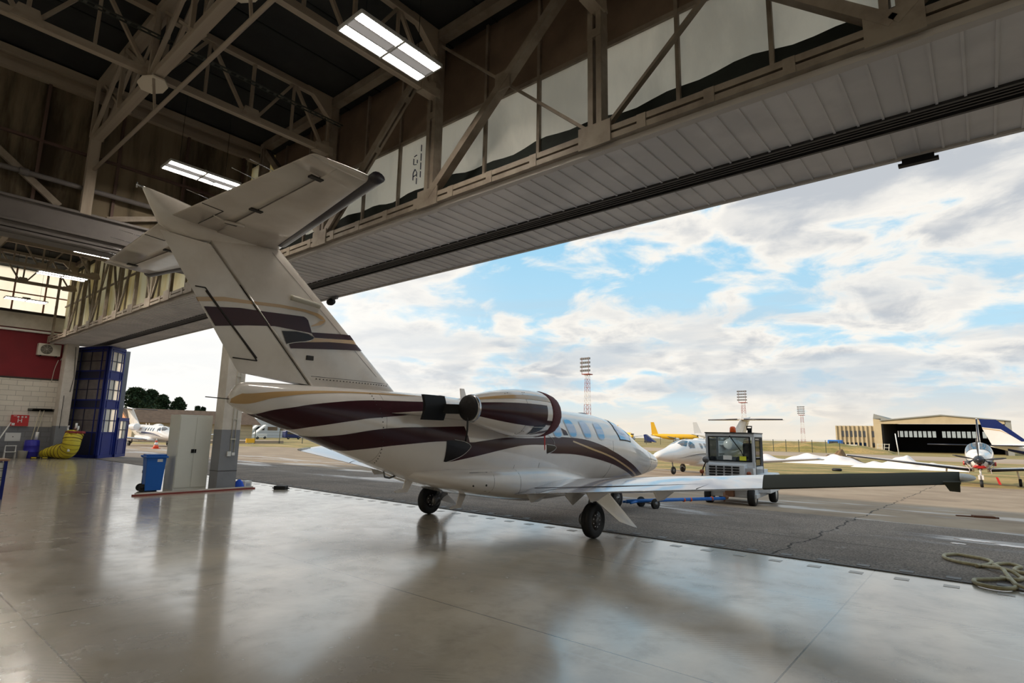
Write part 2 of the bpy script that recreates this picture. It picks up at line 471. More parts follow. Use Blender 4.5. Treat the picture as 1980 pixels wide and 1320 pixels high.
b = MB(); b.box((X0-.3, YB-.3, -.3), (X1+.3, YT-.03, 0))
o = struct(b.build('floor', floor_mat()), 'polished grey concrete hangar floor with joints', 'floor')
def slab(name, mat, x0, x1, y0, y1, dz=0., **k):
    ys = [y0] + [q for q in (YT, 40.) if y0 < q < y1] + [y1]
    b = MB()
    for a, c in zip(ys, ys[1:]):
        b.add([(x0,a,gz(a)+dz),(x1,a,gz(a)+dz),(x1,c,gz(c)+dz),(x0,c,gz(c)+dz),(x0,a,-3),(x1,a,-3),(x1,c,-3),(x0,c,-3)],
              [(0,1,2,3),(7,6,5,4),(0,4,5,1),(1,5,6,2),(2,6,7,3),(3,7,4,0)])
    return struct(b.build(name, mat), **k)
AP = apron_mat(); GR = grass_mat()
slab('apron', AP, X0-.3, 62, YT+.03, 41.5, label='wet asphalt apron outside the open hangar', cat='ground')
slab('apron', AP, -78, X0-.3, -60, 41.5, label='tan apron beyond the left end of the hangar', cat='ground')
slab('grass_field', GR, -900, 900, 41.5, 900, label='winter grass beyond the apron', cat='grass')
slab('grass_field', GR, -900, -78, -400, 41.5, label='dry grass strip to the left of the apron', cat='grass')
TAX = princ('taxiway', (170, 150, 130), .9, var=(.05, .5, (146, 126, 106)))
b = MB(); b.box((-400, 92, -.8), (400, 118, -.74)); struct(b.build('taxiway', TAX), 'tan taxiway crossing behind the snow', 'ground')
b = MB(); b.box((-130, -80, -.8), (-96, 52, -.30)); struct(b.build('taxiway', TAX), 'pale road beyond the left grass strip', 'ground')

# end wall (left): brick, red band, concrete beam, glazing
BR = brick_mat()
b = MB()
b.box((X0-.3, YB, 0), (X0, 7.9, 4.05)); b.cur = 1; b.box((X0-.3, YB, 4.05), (X0, 7.9, 6.6))
b.cur = 2; b.box((X0-.3, YB, 6.6), (X0+.12, 7.9, 7.45)); b.box((X0-.3, YB, 9.95), (X0, YG, 10.4))
b.cur = 3; b.box((X0, YB, 7.36), (X0+.16, 7.9, 7.5)); b.box((X0, YB, 4.0), (X0+.03, 7.9, 4.08))
b.cur = 4; b.box((X0, YB, 6.42), (X0+.22, 7.6, 6.52))
struct(b.build('wall_left', [BR, RED, CONC, SEAM, WHITE]), 'end wall with white brick, dark red band and concrete beam', 'wall')
b = MB(); b.box((X0-.2, YB, 7.45), (X0-.16, 7.9, 9.95)); gw = struct(b.build('window_1', BRIGHTW), 'bright frosted window band of the end wall', 'window')
b = MB()
yy = 7.75
while yy > YB:
    b.box((X0-.14, yy-.035, 7.45), (X0-.06, yy+.035, 9.95)); yy -= 1.28
b.box((X0-.14, YB, 8.4), (X0-.07, 7.9, 8.46)); b.box((X0-.14, YB, 9.85), (X0-.07, 7.9, 9.95))
b.build('window_frame', princ('window_bar_rust', (170, 124, 104), .7), gw)
# right wall, back wall with an added fill-light band, roof
b = MB(); b.box((X1, YB, 0), (X1+.3, YG, 10.4)); struct(b.build('wall_right', CONC), 'pale end wall on the right, outside the picture', 'wall')
b = MB(); b.box((X0, YB-.3, 0), (X1, YB, 4.6)); b.box((X0, YB-.3, 8.2), (X1, YB, 10.4))
struct(b.build('wall_back', CONC), 'back wall behind the viewer', 'wall')
b = MB(); b.box((X0, YB-.2, 4.6), (X1, YB-.14, 8.2)); struct(b.build('back_fill_band', BRIGHTW), 'frosted band added to the unseen back wall for fill light', 'window')  # unseen translucent band, added to let fill light in from behind
b = MB()
for ya, yb in ((YB-.3, -12), (-9, -7), (-4, YG+.2)): b.box((X0-.3, ya, ZR), (X1+.3, yb, ZR+.5))
xx = X0
b.cur = 1
while xx < X1:
    b.box((xx, -4, ZR-.02), (xx+.03, YG, ZR)); xx += 1.25
b.cur = 0
struct(b.build('ceiling', [ROOF, princ('roof_joint', (18, 18, 18), .9)]), 'dark roof deck of the hangar', 'ceiling')

b = MB(); b.box((X0, -12, ZR+.2), (X1, -9, ZR+.24)); b.box((X0, -7, ZR+.2), (X1, -4, ZR+.24))
struct(b.build('roof_fill_strip', BRIGHTW), 'translucent roof strips added unseen behind the viewer for fill light', 'fill light panel')  # unseen sheets in the roof gaps, added to brighten the interior
# glazed front wall above the door: brown boards, frosted panels, dark painted foot
b = MB()
b.box((-15.5, YG, 8.0), (X1, YG+.06, ZR)); b.cur = 1
x = X1
while x > X0:      # ragged dark band
    wv = .04*math.sin(x*2.1)+.03*math.sin(x*5.3)
    wv2 = .04*math.sin((x-.25)*2.1)+.03*math.sin((x-.25)*5.3)
    if x > -15.5:
        b.add([(x,YG-.004,6.0),(x-.25,YG-.004,6.0),(x-.25,YG-.004,6.78+wv2),(x,YG-.004,6.78+wv)], [(0,1,2,3)])
    x -= .25
struct(b.build('wall_front', [BROWN, DGREEN]), 'brown boarded wall with dark green foot above the door opening', 'wall')
b = MB(); b.box((-15.5, YG+.01, 6.0), (X1, YG+.03, 8.0)); g3 = struct(b.build('window_3', FROST), 'long band of weathered frosted panels above the door', 'window')
b = MB(); b.box((X0, YG+.01, 6.0), (-15.5, YG+.03, ZR)); g4 = struct(b.build('window_4', FROSTY), 'yellowed frosted panels above the far end of the door', 'window')
def mull(x0, x1, par):
    b = MB(); k = 0
    xm = -.45-1.3*20
    xs = [-.45+1.3*i for i in range(-30, 10)]
    for x in xs:
        if x0 < x < x1: b.box((x-.03, YG-.06, 6.0), (x+.03, YG+.005, ZR if (int(round((x+.45)/1.3)) % 1 == 0) else 8.0))
    b.box((x0, YG-.05, 7.97), (x1, YG, 8.05))
    b.build('window_frame', TRUSSD, par)
mull(-15.5, X1, g3); mull(X0, -15.5, g4)
# hand-painted marks on one frosted panel
b = MB()
def stroke(pts):
    for a, c in zip(pts, pts[1:]): b.bar((a[0], YG-.003, a[1]), (c[0], YG-.003, c[1]), .006, .022, (0, 1, 0))
xk, zk = -8.86, 7.05
for a, c in (((0,.0),(0,.14)),((0,.18),(0,.34)),((0,.38),(0,.55)),((0,.6),(0,.75))): stroke([(xk+a[0], zk+a[1]), (xk+c[0], zk+c[1])])
for a, c in (((-.12,-.12),(-.12,.02)),((-.12,.05),(-.12,.14)),((-.24,.0),(-.24,.16)),((-.24,.08),(-.12,.1)),((-.12,.14),(-.18,.24)),((-.18,.24),(-.24,.16)),
             ((-.24,.36),(-.24,.5)),((-.24,.36),(-.14,.34)),((-.12,.36),(-.12,.44)),((-.14,.56),(-.23,.54))): stroke([(xk+a[0], zk+a[1]), (xk+c[0], zk+c[1])])
b.build('painted_mark', princ('ink_blue', (28, 34, 70), .6), g3)

# soffit over the door with the track groove
ZS = 5.93
b = MB()
def ribbed(y0, y1, pitch=.29):
    x = X0+.2
    while x < X1:
        xe = x+pitch
        b.box((x, y0, ZS+.02), (xe-.03, y1, ZS+.05)); b.box((xe-.03, y0, ZS+.0), (xe, y1, ZS+.05)); x = xe
ribbed(YH+.12, 8.55); ribbed(8.98, 9.95)
struct(b.build('trim_1', SOF), 'pale ribbed soffit over the door opening', 'soffit')
b = MB(); b.box((X0+.2, YH, ZS-.04), (X1, YH+.12, ZS+.10)); b.box((X0+.2, YH-.0, ZS+.05), (X1, 10.05, ZS+.07))
b.box((X0+.2, 9.95, ZS-.02), (X1, 10.02, ZS+.35)); b.box((X0+.2, YG+.1, ZS+.3), (X1, 10.02, ZS+.36))
struct(b.build('trim_2', princ('soffit_edge', (186, 180, 176), .5)), 'pale folded edge strips of the soffit', 'trim')
b = MB()
b.box((X0+.2, 8.55, ZS-.02), (X1, 8.6, ZS+.05)); b.box((X0+.2, 8.93, ZS-.02), (X1, 8.98, ZS+.05))
for y in (8.66, 8.74, 8.82): b.box((X0+.2, y, ZS-.01), (X1, y+.03, ZS+.05))
struct(b.build('trim_3', princ('top_track_dark', (46, 44, 46), .5)), 'dark triple door track let into the soffit', 'trim')
# door track in the floor with steel plates on both sides
t_ = thing('door_track', 'steel door rail with small plates between concrete floor and asphalt', 'rail', (0, YT, 0))
b = MB(); b.box((X0+1, -.035, -.2), (X1, -.008, .012)); b.box((X0+1, .008, -.2), (X1, .035, .012)); b.box((X0+1, -.008, -.2), (X1, .008, .002))
b.build('rail', RUST, t_)
for k in range(46):
    x = .965-.48*k
    b = MB(); b.box((x-.075, .13, -.04), (x+.075, .27, .003)); b.build('plate', PLATE, t_)
    b = MB(); b.box((x-.075, -.41, -.02), (x+.075, -.28, .003)); b.build('plate', PLATEI, t_)

# partition across the roof space: translucent sheets, beam, box girder
XP = -15.5
b = MB(); b.box((XP-.03, YB, 6.42), (XP, YH-.3, 9.3)); struct(b.build('wall_partition', PARTP), 'dusty translucent partition sheets hanging from the roof', 'wall')
b = MB()
for y in [YH-.4-1.45*i for i in range(15)]: b.box((XP, y-.03, 6.42), (XP+.06, y+.03, 9.3))
for z in (7.84,): b.box((XP, YB, z-.03), (XP+.07, YH-.3, z+.03))
b.cur = 1; b.box((XP-.05, YB, 9.2), (XP+.16, YH, 9.34)); b.box((XP-.05, YB, 9.5), (XP+.2, YH, 9.66)); b.box((XP, YB, 9.34), (XP+.05, YH, 9.5))
struct(b.build('trim_4', [princ('partition_rib', (96, 74, 66), .7), TRUSS]), 'brown ribs and pale head beam of the partition', 'trim')
b = MB(); b.box((XP-.25, YB, 5.72), (XP+.25, YG, 6.36))
for z in (5.62, 5.84, 6.34): b.box((XP-.32, YB, z), (XP+.32, YG, z+.06))
b.box((XP-.18, YB, 5.6), (XP+.18, YG, 5.74))
tag(b.build('box_girder', BEAMP, bevel=.01), 'deep grey box girder across the hangar under the partition', 'beam')
tag(recenter(MB().tube([(XP+.2, -4, 6.98), (XP+.2, 1.9, 6.98), (XP+.2, 4.6, 6.98)], .06).tube([(XP+.2, 1.85, 6.98), (XP+.2, 2.0, 6.98)], .085).tube([(XP+.2, 3.05, 6.98), (XP+.2, 3.15, 6.98)], .085).build('pipe', BEAMP)),
    'grey horizontal pipe running across the dusty partition', 'pipe')
b = MB()
for y0 in (1.4,): b.bar((XP+.12, -.6, 9.0), (XP+.12, 2.6, 6.45), .14, .08, (1, 0, 0))
tag(recenter(b.build('diagonal_brace', TRUSSD)), 'diagonal steel brace rising to the left on the partition', 'brace')
tag(recenter(MB().bar((XP+.12, 3.5, 6.42), (XP+.12, 5.3, 7.0), .12, .08, (1, 0, 0)).build('diagonal_brace', TRUSSD)), 'short steel brace behind the jet stabilizer on the partition', 'brace')
tag(recenter(MB().bar((XP+.25, 3.05, 6.36), (XP+.25, 3.05, 8.25), .17, .2).build('hanger_post', TRUSS)), 'grey steel post hanging from main truss down to box girder', 'post')

# ================================================================== TRUSSES
def gusset(b, c, rx, rz, ax):
    P = []
    for k in range(8):
        a = PI/8+k*PI/4
        P.append((c[0]+rx*math.cos(a)*(ax == 'x'), c[1]+rx*math.cos(a)*(ax == 'y'), c[2]+rz*math.sin(a)))
    return P
def cross_truss(x, label, ya=YB+.1, yb=YH, mat=TRUSS, zb=8.3):
    t = thing('roof_truss', label, 'truss', (x, 0, zb), 0, 'grey lattice cross trusses under the roof')
    zt = 9.62-zb
    MB().bar((0, ya, zt), (0, yb, zt), .13, .14).build('top_chord', mat, t)
    MB().bar((0, ya, 0), (0, yb, 0), .13, .14).build('bottom_chord', mat, t)
    pn = 1.87
    ks = [k for k in range(-9, 4) if ya+.4 < 3.05+pn*k < yb]
    for k in ks:
        y = 3.05+pn*k; h = pn/2
        MB().bar((0, y, 0), (0, y, zt), .07, .06).build('web_member', mat, t)
        if y+h < yb-.1:
            MB().bar((0, y+.1, 0), (0, y+h, zt), .07, .06).build('web_member', mat, t)
            MB().bar((0, y+h, zt), (0, y+h, .05), .06, .05).build('web_member', mat, t)
        if y-h > ya+.1: MB().bar((0, y-.1, 0), (0, y-h, zt), .07, .06).build('web_member', mat, t)
        MB().prism([(-.08, y-.22, -.05), (-.08, y+.22, -.05), (-.08, y+.14, .2), (-.08, y-.14, .2)], (.16, 0, 0)).build('gusset_plate', mat, t)
    MB().box((-.1, yb-.45, -.1), (.1, yb, .1)).build('end_plate', mat, t)
    MB().prism([(-.07, yb, zt-.6), (-.07, yb, zt+.08), (-.07, yb-.75, zt+.08)], (.14, 0, 0)).build('end_plate', mat, t)
    return t
for x, lab in ((-.35, 'grey cross truss outside the top right of the picture'), (-4.1, 'grey cross truss meeting the header post right of the nearest lamp'),
               (-7.87, 'grey cross truss ending just below the nearest ceiling lamp'), (-11.65, 'grey cross truss passing through the white octagonal plate, upper left'),
               (-19.3, 'first cross truss seen beyond the grey box girder'), (-23.05, 'second cross truss beyond the grey box girder'), (-26.8, 'third cross truss beyond the grey box girder'),
               (-30.5, 'fourth cross truss beyond the grey box girder'), (-34.3, 'last cross truss in front of the end window')):
    cross_truss(x, lab)
# main longitudinal truss
YM = 3.07; ZM = 8.22
def long_truss(x0, x1, label, heavy=True):
    t = thing('main_truss', label, 'truss', (x0, YM, ZM))
    L = x1-x0; zt = 9.6-ZM
    MB().bar((0, 0, 0), (L, 0, 0), .17, .14).build('bottom_chord', TRUSS, t)
    MB().bar((0, 0, zt), (L, 0, zt), .24, .16).build('top_chord', TRUSS, t)
    x = 0.08
    step = 3.77/2
    i = 0
    while x < L-.2:
        MB().bar((x, -.1, 0), (x, -.1, zt), .1, .07).bar((x, .1, 0), (x, .1, zt), .1, .07).build('web_member', TRUSS, t)
        if x+step < L:
            a, c = ((0, zt), (zt, 0))[i % 2]
            MB().bar((x, -.09, a), (x+step, -.09, c), .09, .07, (0, 1, 0)).bar((x, .09, a), (x+step, .09, c), .09, .07, (0, 1, 0)).build('web_member', TRUSS, t)
            MB().bar((x, 0, c), (x+step, 0, a), .05, .05, (0, 1, 0)).build('web_member', TRUSS, t)
        x += step; i += 1
    return t
mt1 = long_truss(XP+.15, X1-.2, 'heavy main roof truss running parallel to the door opening')
for x in (-11.65, -7.87, -4.1, -.35):
    P = [(x-XP-.15+.36*math.cos(PI/8+k*PI/4), .24*math.sin(PI/8+k*PI/4), -.13) for k in range(8)]
    MB().prism(P, (0, 0, .03)).lathe([(.02, -.16), (.02, -.12)], (x-XP-.15, 0, 0), n=8).build('gusset_plate', princ('plate_pale', (226, 214, 196), .6), mt1)
long_truss(X0+.2, XP-.35, 'continuation of the main roof truss beyond the box girder')
# sag rod beside main truss
t = thing('tie_pipe', 'long slim pipe slung below the main roof truss', 'pipe', (XP+.1, 3.09, 7.45))
MB().tube([(0, 0, 0), (27, 0, 0)], .037, 10).build('pipe_run', TRUSS, t)
for x in (4.0, 7.8, 11.5): MB().bar((x, 0, .03), (x, -.1, .75), .04).build('pipe_hanger', TRUSS, t)
# cable tray chains
def tray(a, c, label):
    b = MB(); a = Vector(a); c = Vector(c); d = (c-a).normalized(); L = (c-a).length
    r = Vector((d.y, -d.x, 0))
    for s_ in (-.05, .05): b.bar(a+r*s_, c+r*s_, .012, .03)
    for i in range(int(L/.16)): b.bar(a+d*(i*.16)-r*.05, a+d*(i*.16)+r*.05, .05, .012)
    tag(recenter(b.build('cable_tray', princ('tray_dark', (70, 72, 66), .6))), label, 'cable tray')
tray((-11.08, -3, 8.75), (-11.08, 6.8, 8.75), 'thin perforated cable tray running above the octagonal truss plate')
tray((-3.5, 2.0, 8.45), (-3.5, 6.3, 8.45), 'short cable tray hanging over the front glazing, upper right')
tray((-28.5, 2, 8.9), (-28.5, 7.2, 8.9), 'dashed cable tray in front of the bright end window')

# header truss above the door
def header(x0, x1, label, nodes, k=1.0):
    t = thing('header_truss', label, 'truss', (x0, YH, 6.0)); L = x1-x0; H = ZR-6.0-.14
    MB().twin((0, 0, .08), (L, 0, .08), .2, .09, .035, pitch=.95).build('bottom_chord', TRUSSD, t)
    MB().bar((0, 0, H), (L, 0, H), .2, .2).build('top_chord', TRUSSD, t)
    for i, (xn, kind) in enumerate(nodes):
        xl = xn-x0
        if 0 <= xl <= L:
            MB().twin((xl, 0, .1), (xl, 0, H), .2*k, .09*k, .06*k, (1, 0, 0), pitch=1.2).build('post', TRUSSD, t)
            MB().box((xl-.28, -.12, -.06), (xl+.28, -.09, .3)).build('gusset_plate', TRUSSD, t)
        if i+1 < len(nodes) and kind:
            xr = min(nodes[i+1][0]-x0, L)
            lo, hi = (xl, xr) if kind in ('r', 'R') else (xr, xl)
            if kind in ('R', 'F'):
                mx, mz = (lo+hi)/2, (.15+H-.1)/2
                MB().bar((lo, -.04, .15), (hi, -.04, H-.1), .14, .17, (0, 1, 0)).build('diagonal', TRUSSD, t)
                MB().bar((hi, .04, .15), (lo, .04, H-.1), .05, .09, (0, 1, 0)).build('diagonal', TRUSSD, t)
                MB().box((mx-.17, -.12, mz-.17), (mx+.17, -.08, mz+.17)).build('gusset_plate', TRUSSD, t)
            else:
                MB().twin((lo, 0, .15), (hi, 0, H-.1), .16*k, .05*k, .05*k, (0, 1, 0), pitch=1.1).build('diagonal', TRUSSD, t)
    return t
nd = [(XP+.45, 'f'), (-11.68, 'r'), (-7.9, 'R'), (-4.15, 'F'), (-.38, 'R'), (3.4, 'F'), (7.1, 'R'), (10.9, 'F'), (14.6, 'R'), (18.4, 'F'), (22.1, None)]
header(XP+.45, X1-.2, 'long steel lattice truss carrying the head of the door opening', nd)
nd2 = [(X0+.5, None), (-34.3, 'r'), (-32.4, 'f'), (-30.5, 'r'), (-28.6, 'f'), (-26.8, 'r'), (-24.9, 'f'), (-23.05, 'r'), (-21.2, 'f'), (-19.3, 'r'), (-17.4, 'f'), (XP-.5, None)]
header(X0+.5, XP-.45, 'far part of the lattice door header beyond the box girder', nd2, .5)

# ================================================================== LAMPS
def lamp(x, y, label):
    t = thing('ceiling_lamp', label, 'ceiling lamp', (x, y, 7.4), 0, 'flat twin-tube hangar lamps')
    w2, l2 = .29, .76
    b = MB()
    b.box((-w2, -l2, .03), (w2, l2, .055))
    for s_ in (-1, 1):
        b.box((s_*w2-.012, -l2, 0), (s_*w2+.012, l2, .05)); b.box((s_*.095-.01, -l2, 0), (s_*.095+.01, l2, .05))
        b.box((-w2, s_*l2-.012, 0), (w2, s_*l2+.012, .05))
    b.box((-w2-.02, -.02, -.006), (w2+.02, .02, .05))
    b.build('frame', LAMPG, t)
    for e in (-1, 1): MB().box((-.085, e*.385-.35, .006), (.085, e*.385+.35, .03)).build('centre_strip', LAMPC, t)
    for s_ in (-1, 1):
        for e in (-1, 1):
            MB().box((s_*.19-.082, e*.385-.345, .008), (s_*.19+.082, e*.385+.345, .03)).build('diffuser', LAMPON, t)
    MB().box((-.1, -.14, .055), (.1, .14, .14)).tube([(-.2, 0, .1), (.2, 0, .1)], .015, 6).build('driver_box', LAMPG, t)
    for e in (-1, 1): MB().tube([(0, e*.5, .05), (0, e*.5, 2.2)], .005, 5).build('suspension_wire', BLKP, t)
    return t
for x, y, lab in ((-6.45, 4.72, 'nearest and largest twin-tube ceiling lamp, top centre'), (-13.45, 4.75, 'twin-tube ceiling lamp just above the jet tail'),
                  (-22.7, 5.2, 'twin-tube ceiling lamp half behind the left stabilizer tip'), (-27.25, 5.05, 'twin-tube ceiling lamp in front of the bright end window'),
                  (-34.1, 5.12, 'farthest and lowest looking twin-tube lamp before the end window')): lamp(x, y, lab)

# ================================================================== FOLDING DOOR (left)
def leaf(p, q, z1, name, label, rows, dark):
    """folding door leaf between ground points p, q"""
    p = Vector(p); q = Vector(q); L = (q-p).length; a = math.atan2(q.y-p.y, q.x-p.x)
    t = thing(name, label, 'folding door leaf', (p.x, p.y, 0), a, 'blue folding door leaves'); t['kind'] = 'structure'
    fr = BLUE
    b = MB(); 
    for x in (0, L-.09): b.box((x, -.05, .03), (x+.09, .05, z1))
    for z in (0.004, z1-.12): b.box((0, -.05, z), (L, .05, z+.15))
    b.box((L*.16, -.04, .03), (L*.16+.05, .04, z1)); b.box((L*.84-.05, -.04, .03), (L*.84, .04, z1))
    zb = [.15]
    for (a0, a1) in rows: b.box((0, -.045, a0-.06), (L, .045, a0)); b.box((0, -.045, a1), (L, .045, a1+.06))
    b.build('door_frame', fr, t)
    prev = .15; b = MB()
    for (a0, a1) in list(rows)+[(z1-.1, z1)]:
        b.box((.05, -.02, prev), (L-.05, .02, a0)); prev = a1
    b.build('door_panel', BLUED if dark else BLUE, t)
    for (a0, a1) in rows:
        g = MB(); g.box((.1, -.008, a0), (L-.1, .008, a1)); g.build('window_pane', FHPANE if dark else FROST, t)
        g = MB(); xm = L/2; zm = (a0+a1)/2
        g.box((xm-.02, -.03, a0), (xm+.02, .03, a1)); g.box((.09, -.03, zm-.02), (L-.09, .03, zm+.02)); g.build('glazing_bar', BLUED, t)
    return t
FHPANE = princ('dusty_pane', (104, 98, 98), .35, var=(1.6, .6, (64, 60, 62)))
rw = [(1.35, 2.55), (3.05, 4.1), (4.6, 5.6)]
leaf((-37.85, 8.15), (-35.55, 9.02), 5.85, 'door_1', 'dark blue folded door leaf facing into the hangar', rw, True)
leaf((-35.45, 9.05), (-36.4, 10.0), 5.85, 'door_2', 'blue door leaf with bright frosted panes next to the daylight', rw, False)
t = leaf((-36.35, 10.05), (-37.6, 10.9), 2.1, 'door_3', 'small blue wicket door standing open outside the folded leaves', [(1.0, 1.95)], False)
MB().box((1.3, -.1, .95), (1.42, -.04, 1.0)).build('door_handle', CHROME, t)
b = MB(); b.box((X0-.3, 9.9, 0), (X0+.35, 10.6, ZS)); struct(b.build('wall_front', CONCG), 'grey outer corner pier beside the blue doors', 'wall')

# concrete pillars
def pillar(x, y, wx, wy, h, label):
    t = thing('concrete_pillar', label, 'pillar', (x, y, 0)); t['kind'] = 'structure'
    MB().box((-wx/2, -wy/2, 1.62), (wx/2, wy/2, h)).build('upper_shaft', CONC, t)
    MB().box((-wx/2-.002, -wy/2-.002, 0), (wx/2+.002, wy/2+.002, 1.62)).build('painted_base', CONCG, t)
    return t
t = pillar(-16.375, 7.17, .51, .50, ZS, 'tall concrete pillar with grey painted base behind the jet tail')
b = MB()
for y in (.02, .12): b.tube([(.27, y, 1.0), (.27, y, 4.5)], .011, 6)
for z in (1.35, 1.9, 2.5, 3.1): b.box((.255, -.0, z), (.29, .14, z+.03))
b.build('conduit', TAN, t)
MB().box((.255, -.06, .9), (.315, .03, 1.03)).box((.255, .06, .92), (.30, .14, 1.0)).build('socket_box', WHITE, t, .004)
MB().box((-.262, -.257, .5), (.262, .257, .515)).build('base_band', SEAM, t)
t = pillar(-37.45, 7.78, .85, .5, 6.15, 'pale corner pillar between the brick wall and the blue doors')
b = MB(); b.tube([(.44, .1, 5.8), (.47, .2, 4.2), (.45, .12, 3.4)], .012, 6); b.tube([(.44, -.1, 3.2), (.44, -.1, 1.5)], .012, 6)
b.build('cable', BLKP, t)

# ================================================================== AIRCRAFT: fuselage maths
ST = [(3.02,2.05,1.95,.05),(3.12,2.21,1.89,.12),(3.5,2.235,1.75,.22),(4.2,2.25,1.50,.36),(5.0,2.26,1.21,.49),(6.0,2.26,.87,.66),(7.0,2.24,.66,.77),(8.0,2.21,.58,.81),(10.0,2.17,.57,.81),(11.0,2.13,.57,.81),(11.6,2.05,.57,.80),(12.1,1.90,.58,.775),(12.6,1.68,.60,.72),(13.1,1.50,.63,.64),(13.6,1.37,.67,.53),(14.1,1.24,.72,.41),(14.36,1.14,.77,.30),(14.48,1.05,.84,.19),(14.54,.96,.91,.06)]
def fus(Y):
    n = len(ST); i = 0
    while i < n-2 and Y > ST[i+1][0]: i += 1
    h = ST[i+1][0]-ST[i][0]; t = min(max((Y-ST[i][0])/h, 0), 1); out = []
    for k in (1, 2, 3):
        def m_(j):
            if j <= 0: return (ST[1][k]-ST[0][k])/(ST[1][0]-ST[0][0])
            if j >= n-1: return (ST[-1][k]-ST[-2][k])/(ST[-1][0]-ST[-2][0])
            d0 = (ST[j][k]-ST[j-1][k])/(ST[j][0]-ST[j-1][0]); d1 = (ST[j+1][k]-ST[j][k])/(ST[j+1][0]-ST[j][0])
            return 0 if d0*d1 <= 0 else 2*d0*d1/(d0+d1)
        out.append((2*t**3-3*t**2+1)*ST[i][k]+(t**3-2*t*t+t)*h*m_(i)+(-2*t**3+3*t*t)*ST[i+1][k]+(t**3-t*t)*h*m_(i+1))
    return out
EX = 2.15
YO = 8.2           # local origin sits on the ground between the main wheels
def skin(Y, a, off=0., side=1):
    """point on the fuselage skin at station Y and angle a, in jet coordinates"""
    zt, zb, hw = fus(Y); zc = zb+(zt-zb)*.52; c, s = math.cos(a), math.sin(a)
    x = hw*math.copysign(abs(c)**(2/EX), c); z = zc+((zt-zc) if s > 0 else (zc-zb))*math.copysign(abs(s)**(2/EX), s)
    n = Vector((c, 0, s))
    return Vector(((x+n.x*off)*side, Y-YO, z+n.z*off))
def resample(poly, n):
    """n points evenly spaced in the first coordinate along a polyline (Y, a)"""
    y0, y1 = poly[0][0], poly[-1][0]; out = []
    for i in range(n):
        y = y0+(y1-y0)*i/(n-1); j = 0
        while j < len(poly)-2 and y > poly[j+1][0]: j += 1
        (ya, va), (yb, vb) = poly[j], poly[j+1]
        f = (y-ya)/(yb-ya) if yb != ya else 0
        out.append((y, va+(vb-va)*min(max(f, 0), 1)))
    return out
def smooth_poly(p, it=2):
    p = list(p)
    for _ in range(it):
        q = [p[0]]
        for a, b_ in zip(p, p[1:]): q += [(a[0]*.75+b_[0]*.25, a[1]*.75+b_[1]*.25), (a[0]*.25+b_[0]*.75, a[1]*.25+b_[1]*.75)]
        p = q+[p[-1]]
    return p
def strip(b, U, L, off, sides=(1, -1), n=70, m_=10):
    U = resample(smooth_poly(U), n); L = resample(smooth_poly(L), n)
    for sd_ in sides:
        rows = []
        for (yu, au), (yl, al) in zip(U, L):
            rows.append([skin(yu+(yl-yu)*t/m_, au+(al-au)*t/m_, off, sd_) for t in range(m_+1)])
        b.grid(rows)
def patch(b, poly, off, sides=(1, -1), k=6):
    cy = sum(p[0] for p in poly)/len(poly); ca = sum(p[1] for p in poly)/len(poly)
    pl = []
    n = len(poly)
    for i in range(n):
        for t in range(4):
            f = t/4; a, c = poly[i], poly[(i+1) % n]; pl.append((a[0]+(c[0]-a[0])*f, a[1]+(c[1]-a[1])*f))
    for s_ in sides:
        rows = []
        for r in range(k+1):
            g = max(r/k, .001); rows.append([skin(cy+(p[0]-cy)*g, ca+(p[1]-ca)*g, off, s_) for p in pl+[pl[0]]])
        b.grid(rows)
def oval(cy, ca, hy, ha, n=16, e=3.0):
    return [(cy+hy*math.copysign(abs(math.cos(t))**(2/e), math.cos(t)), ca+ha*math.copysign(abs(math.sin(t))**(2/e), math.sin(t))) for t in [2*PI*i/n for i in range(n)]]
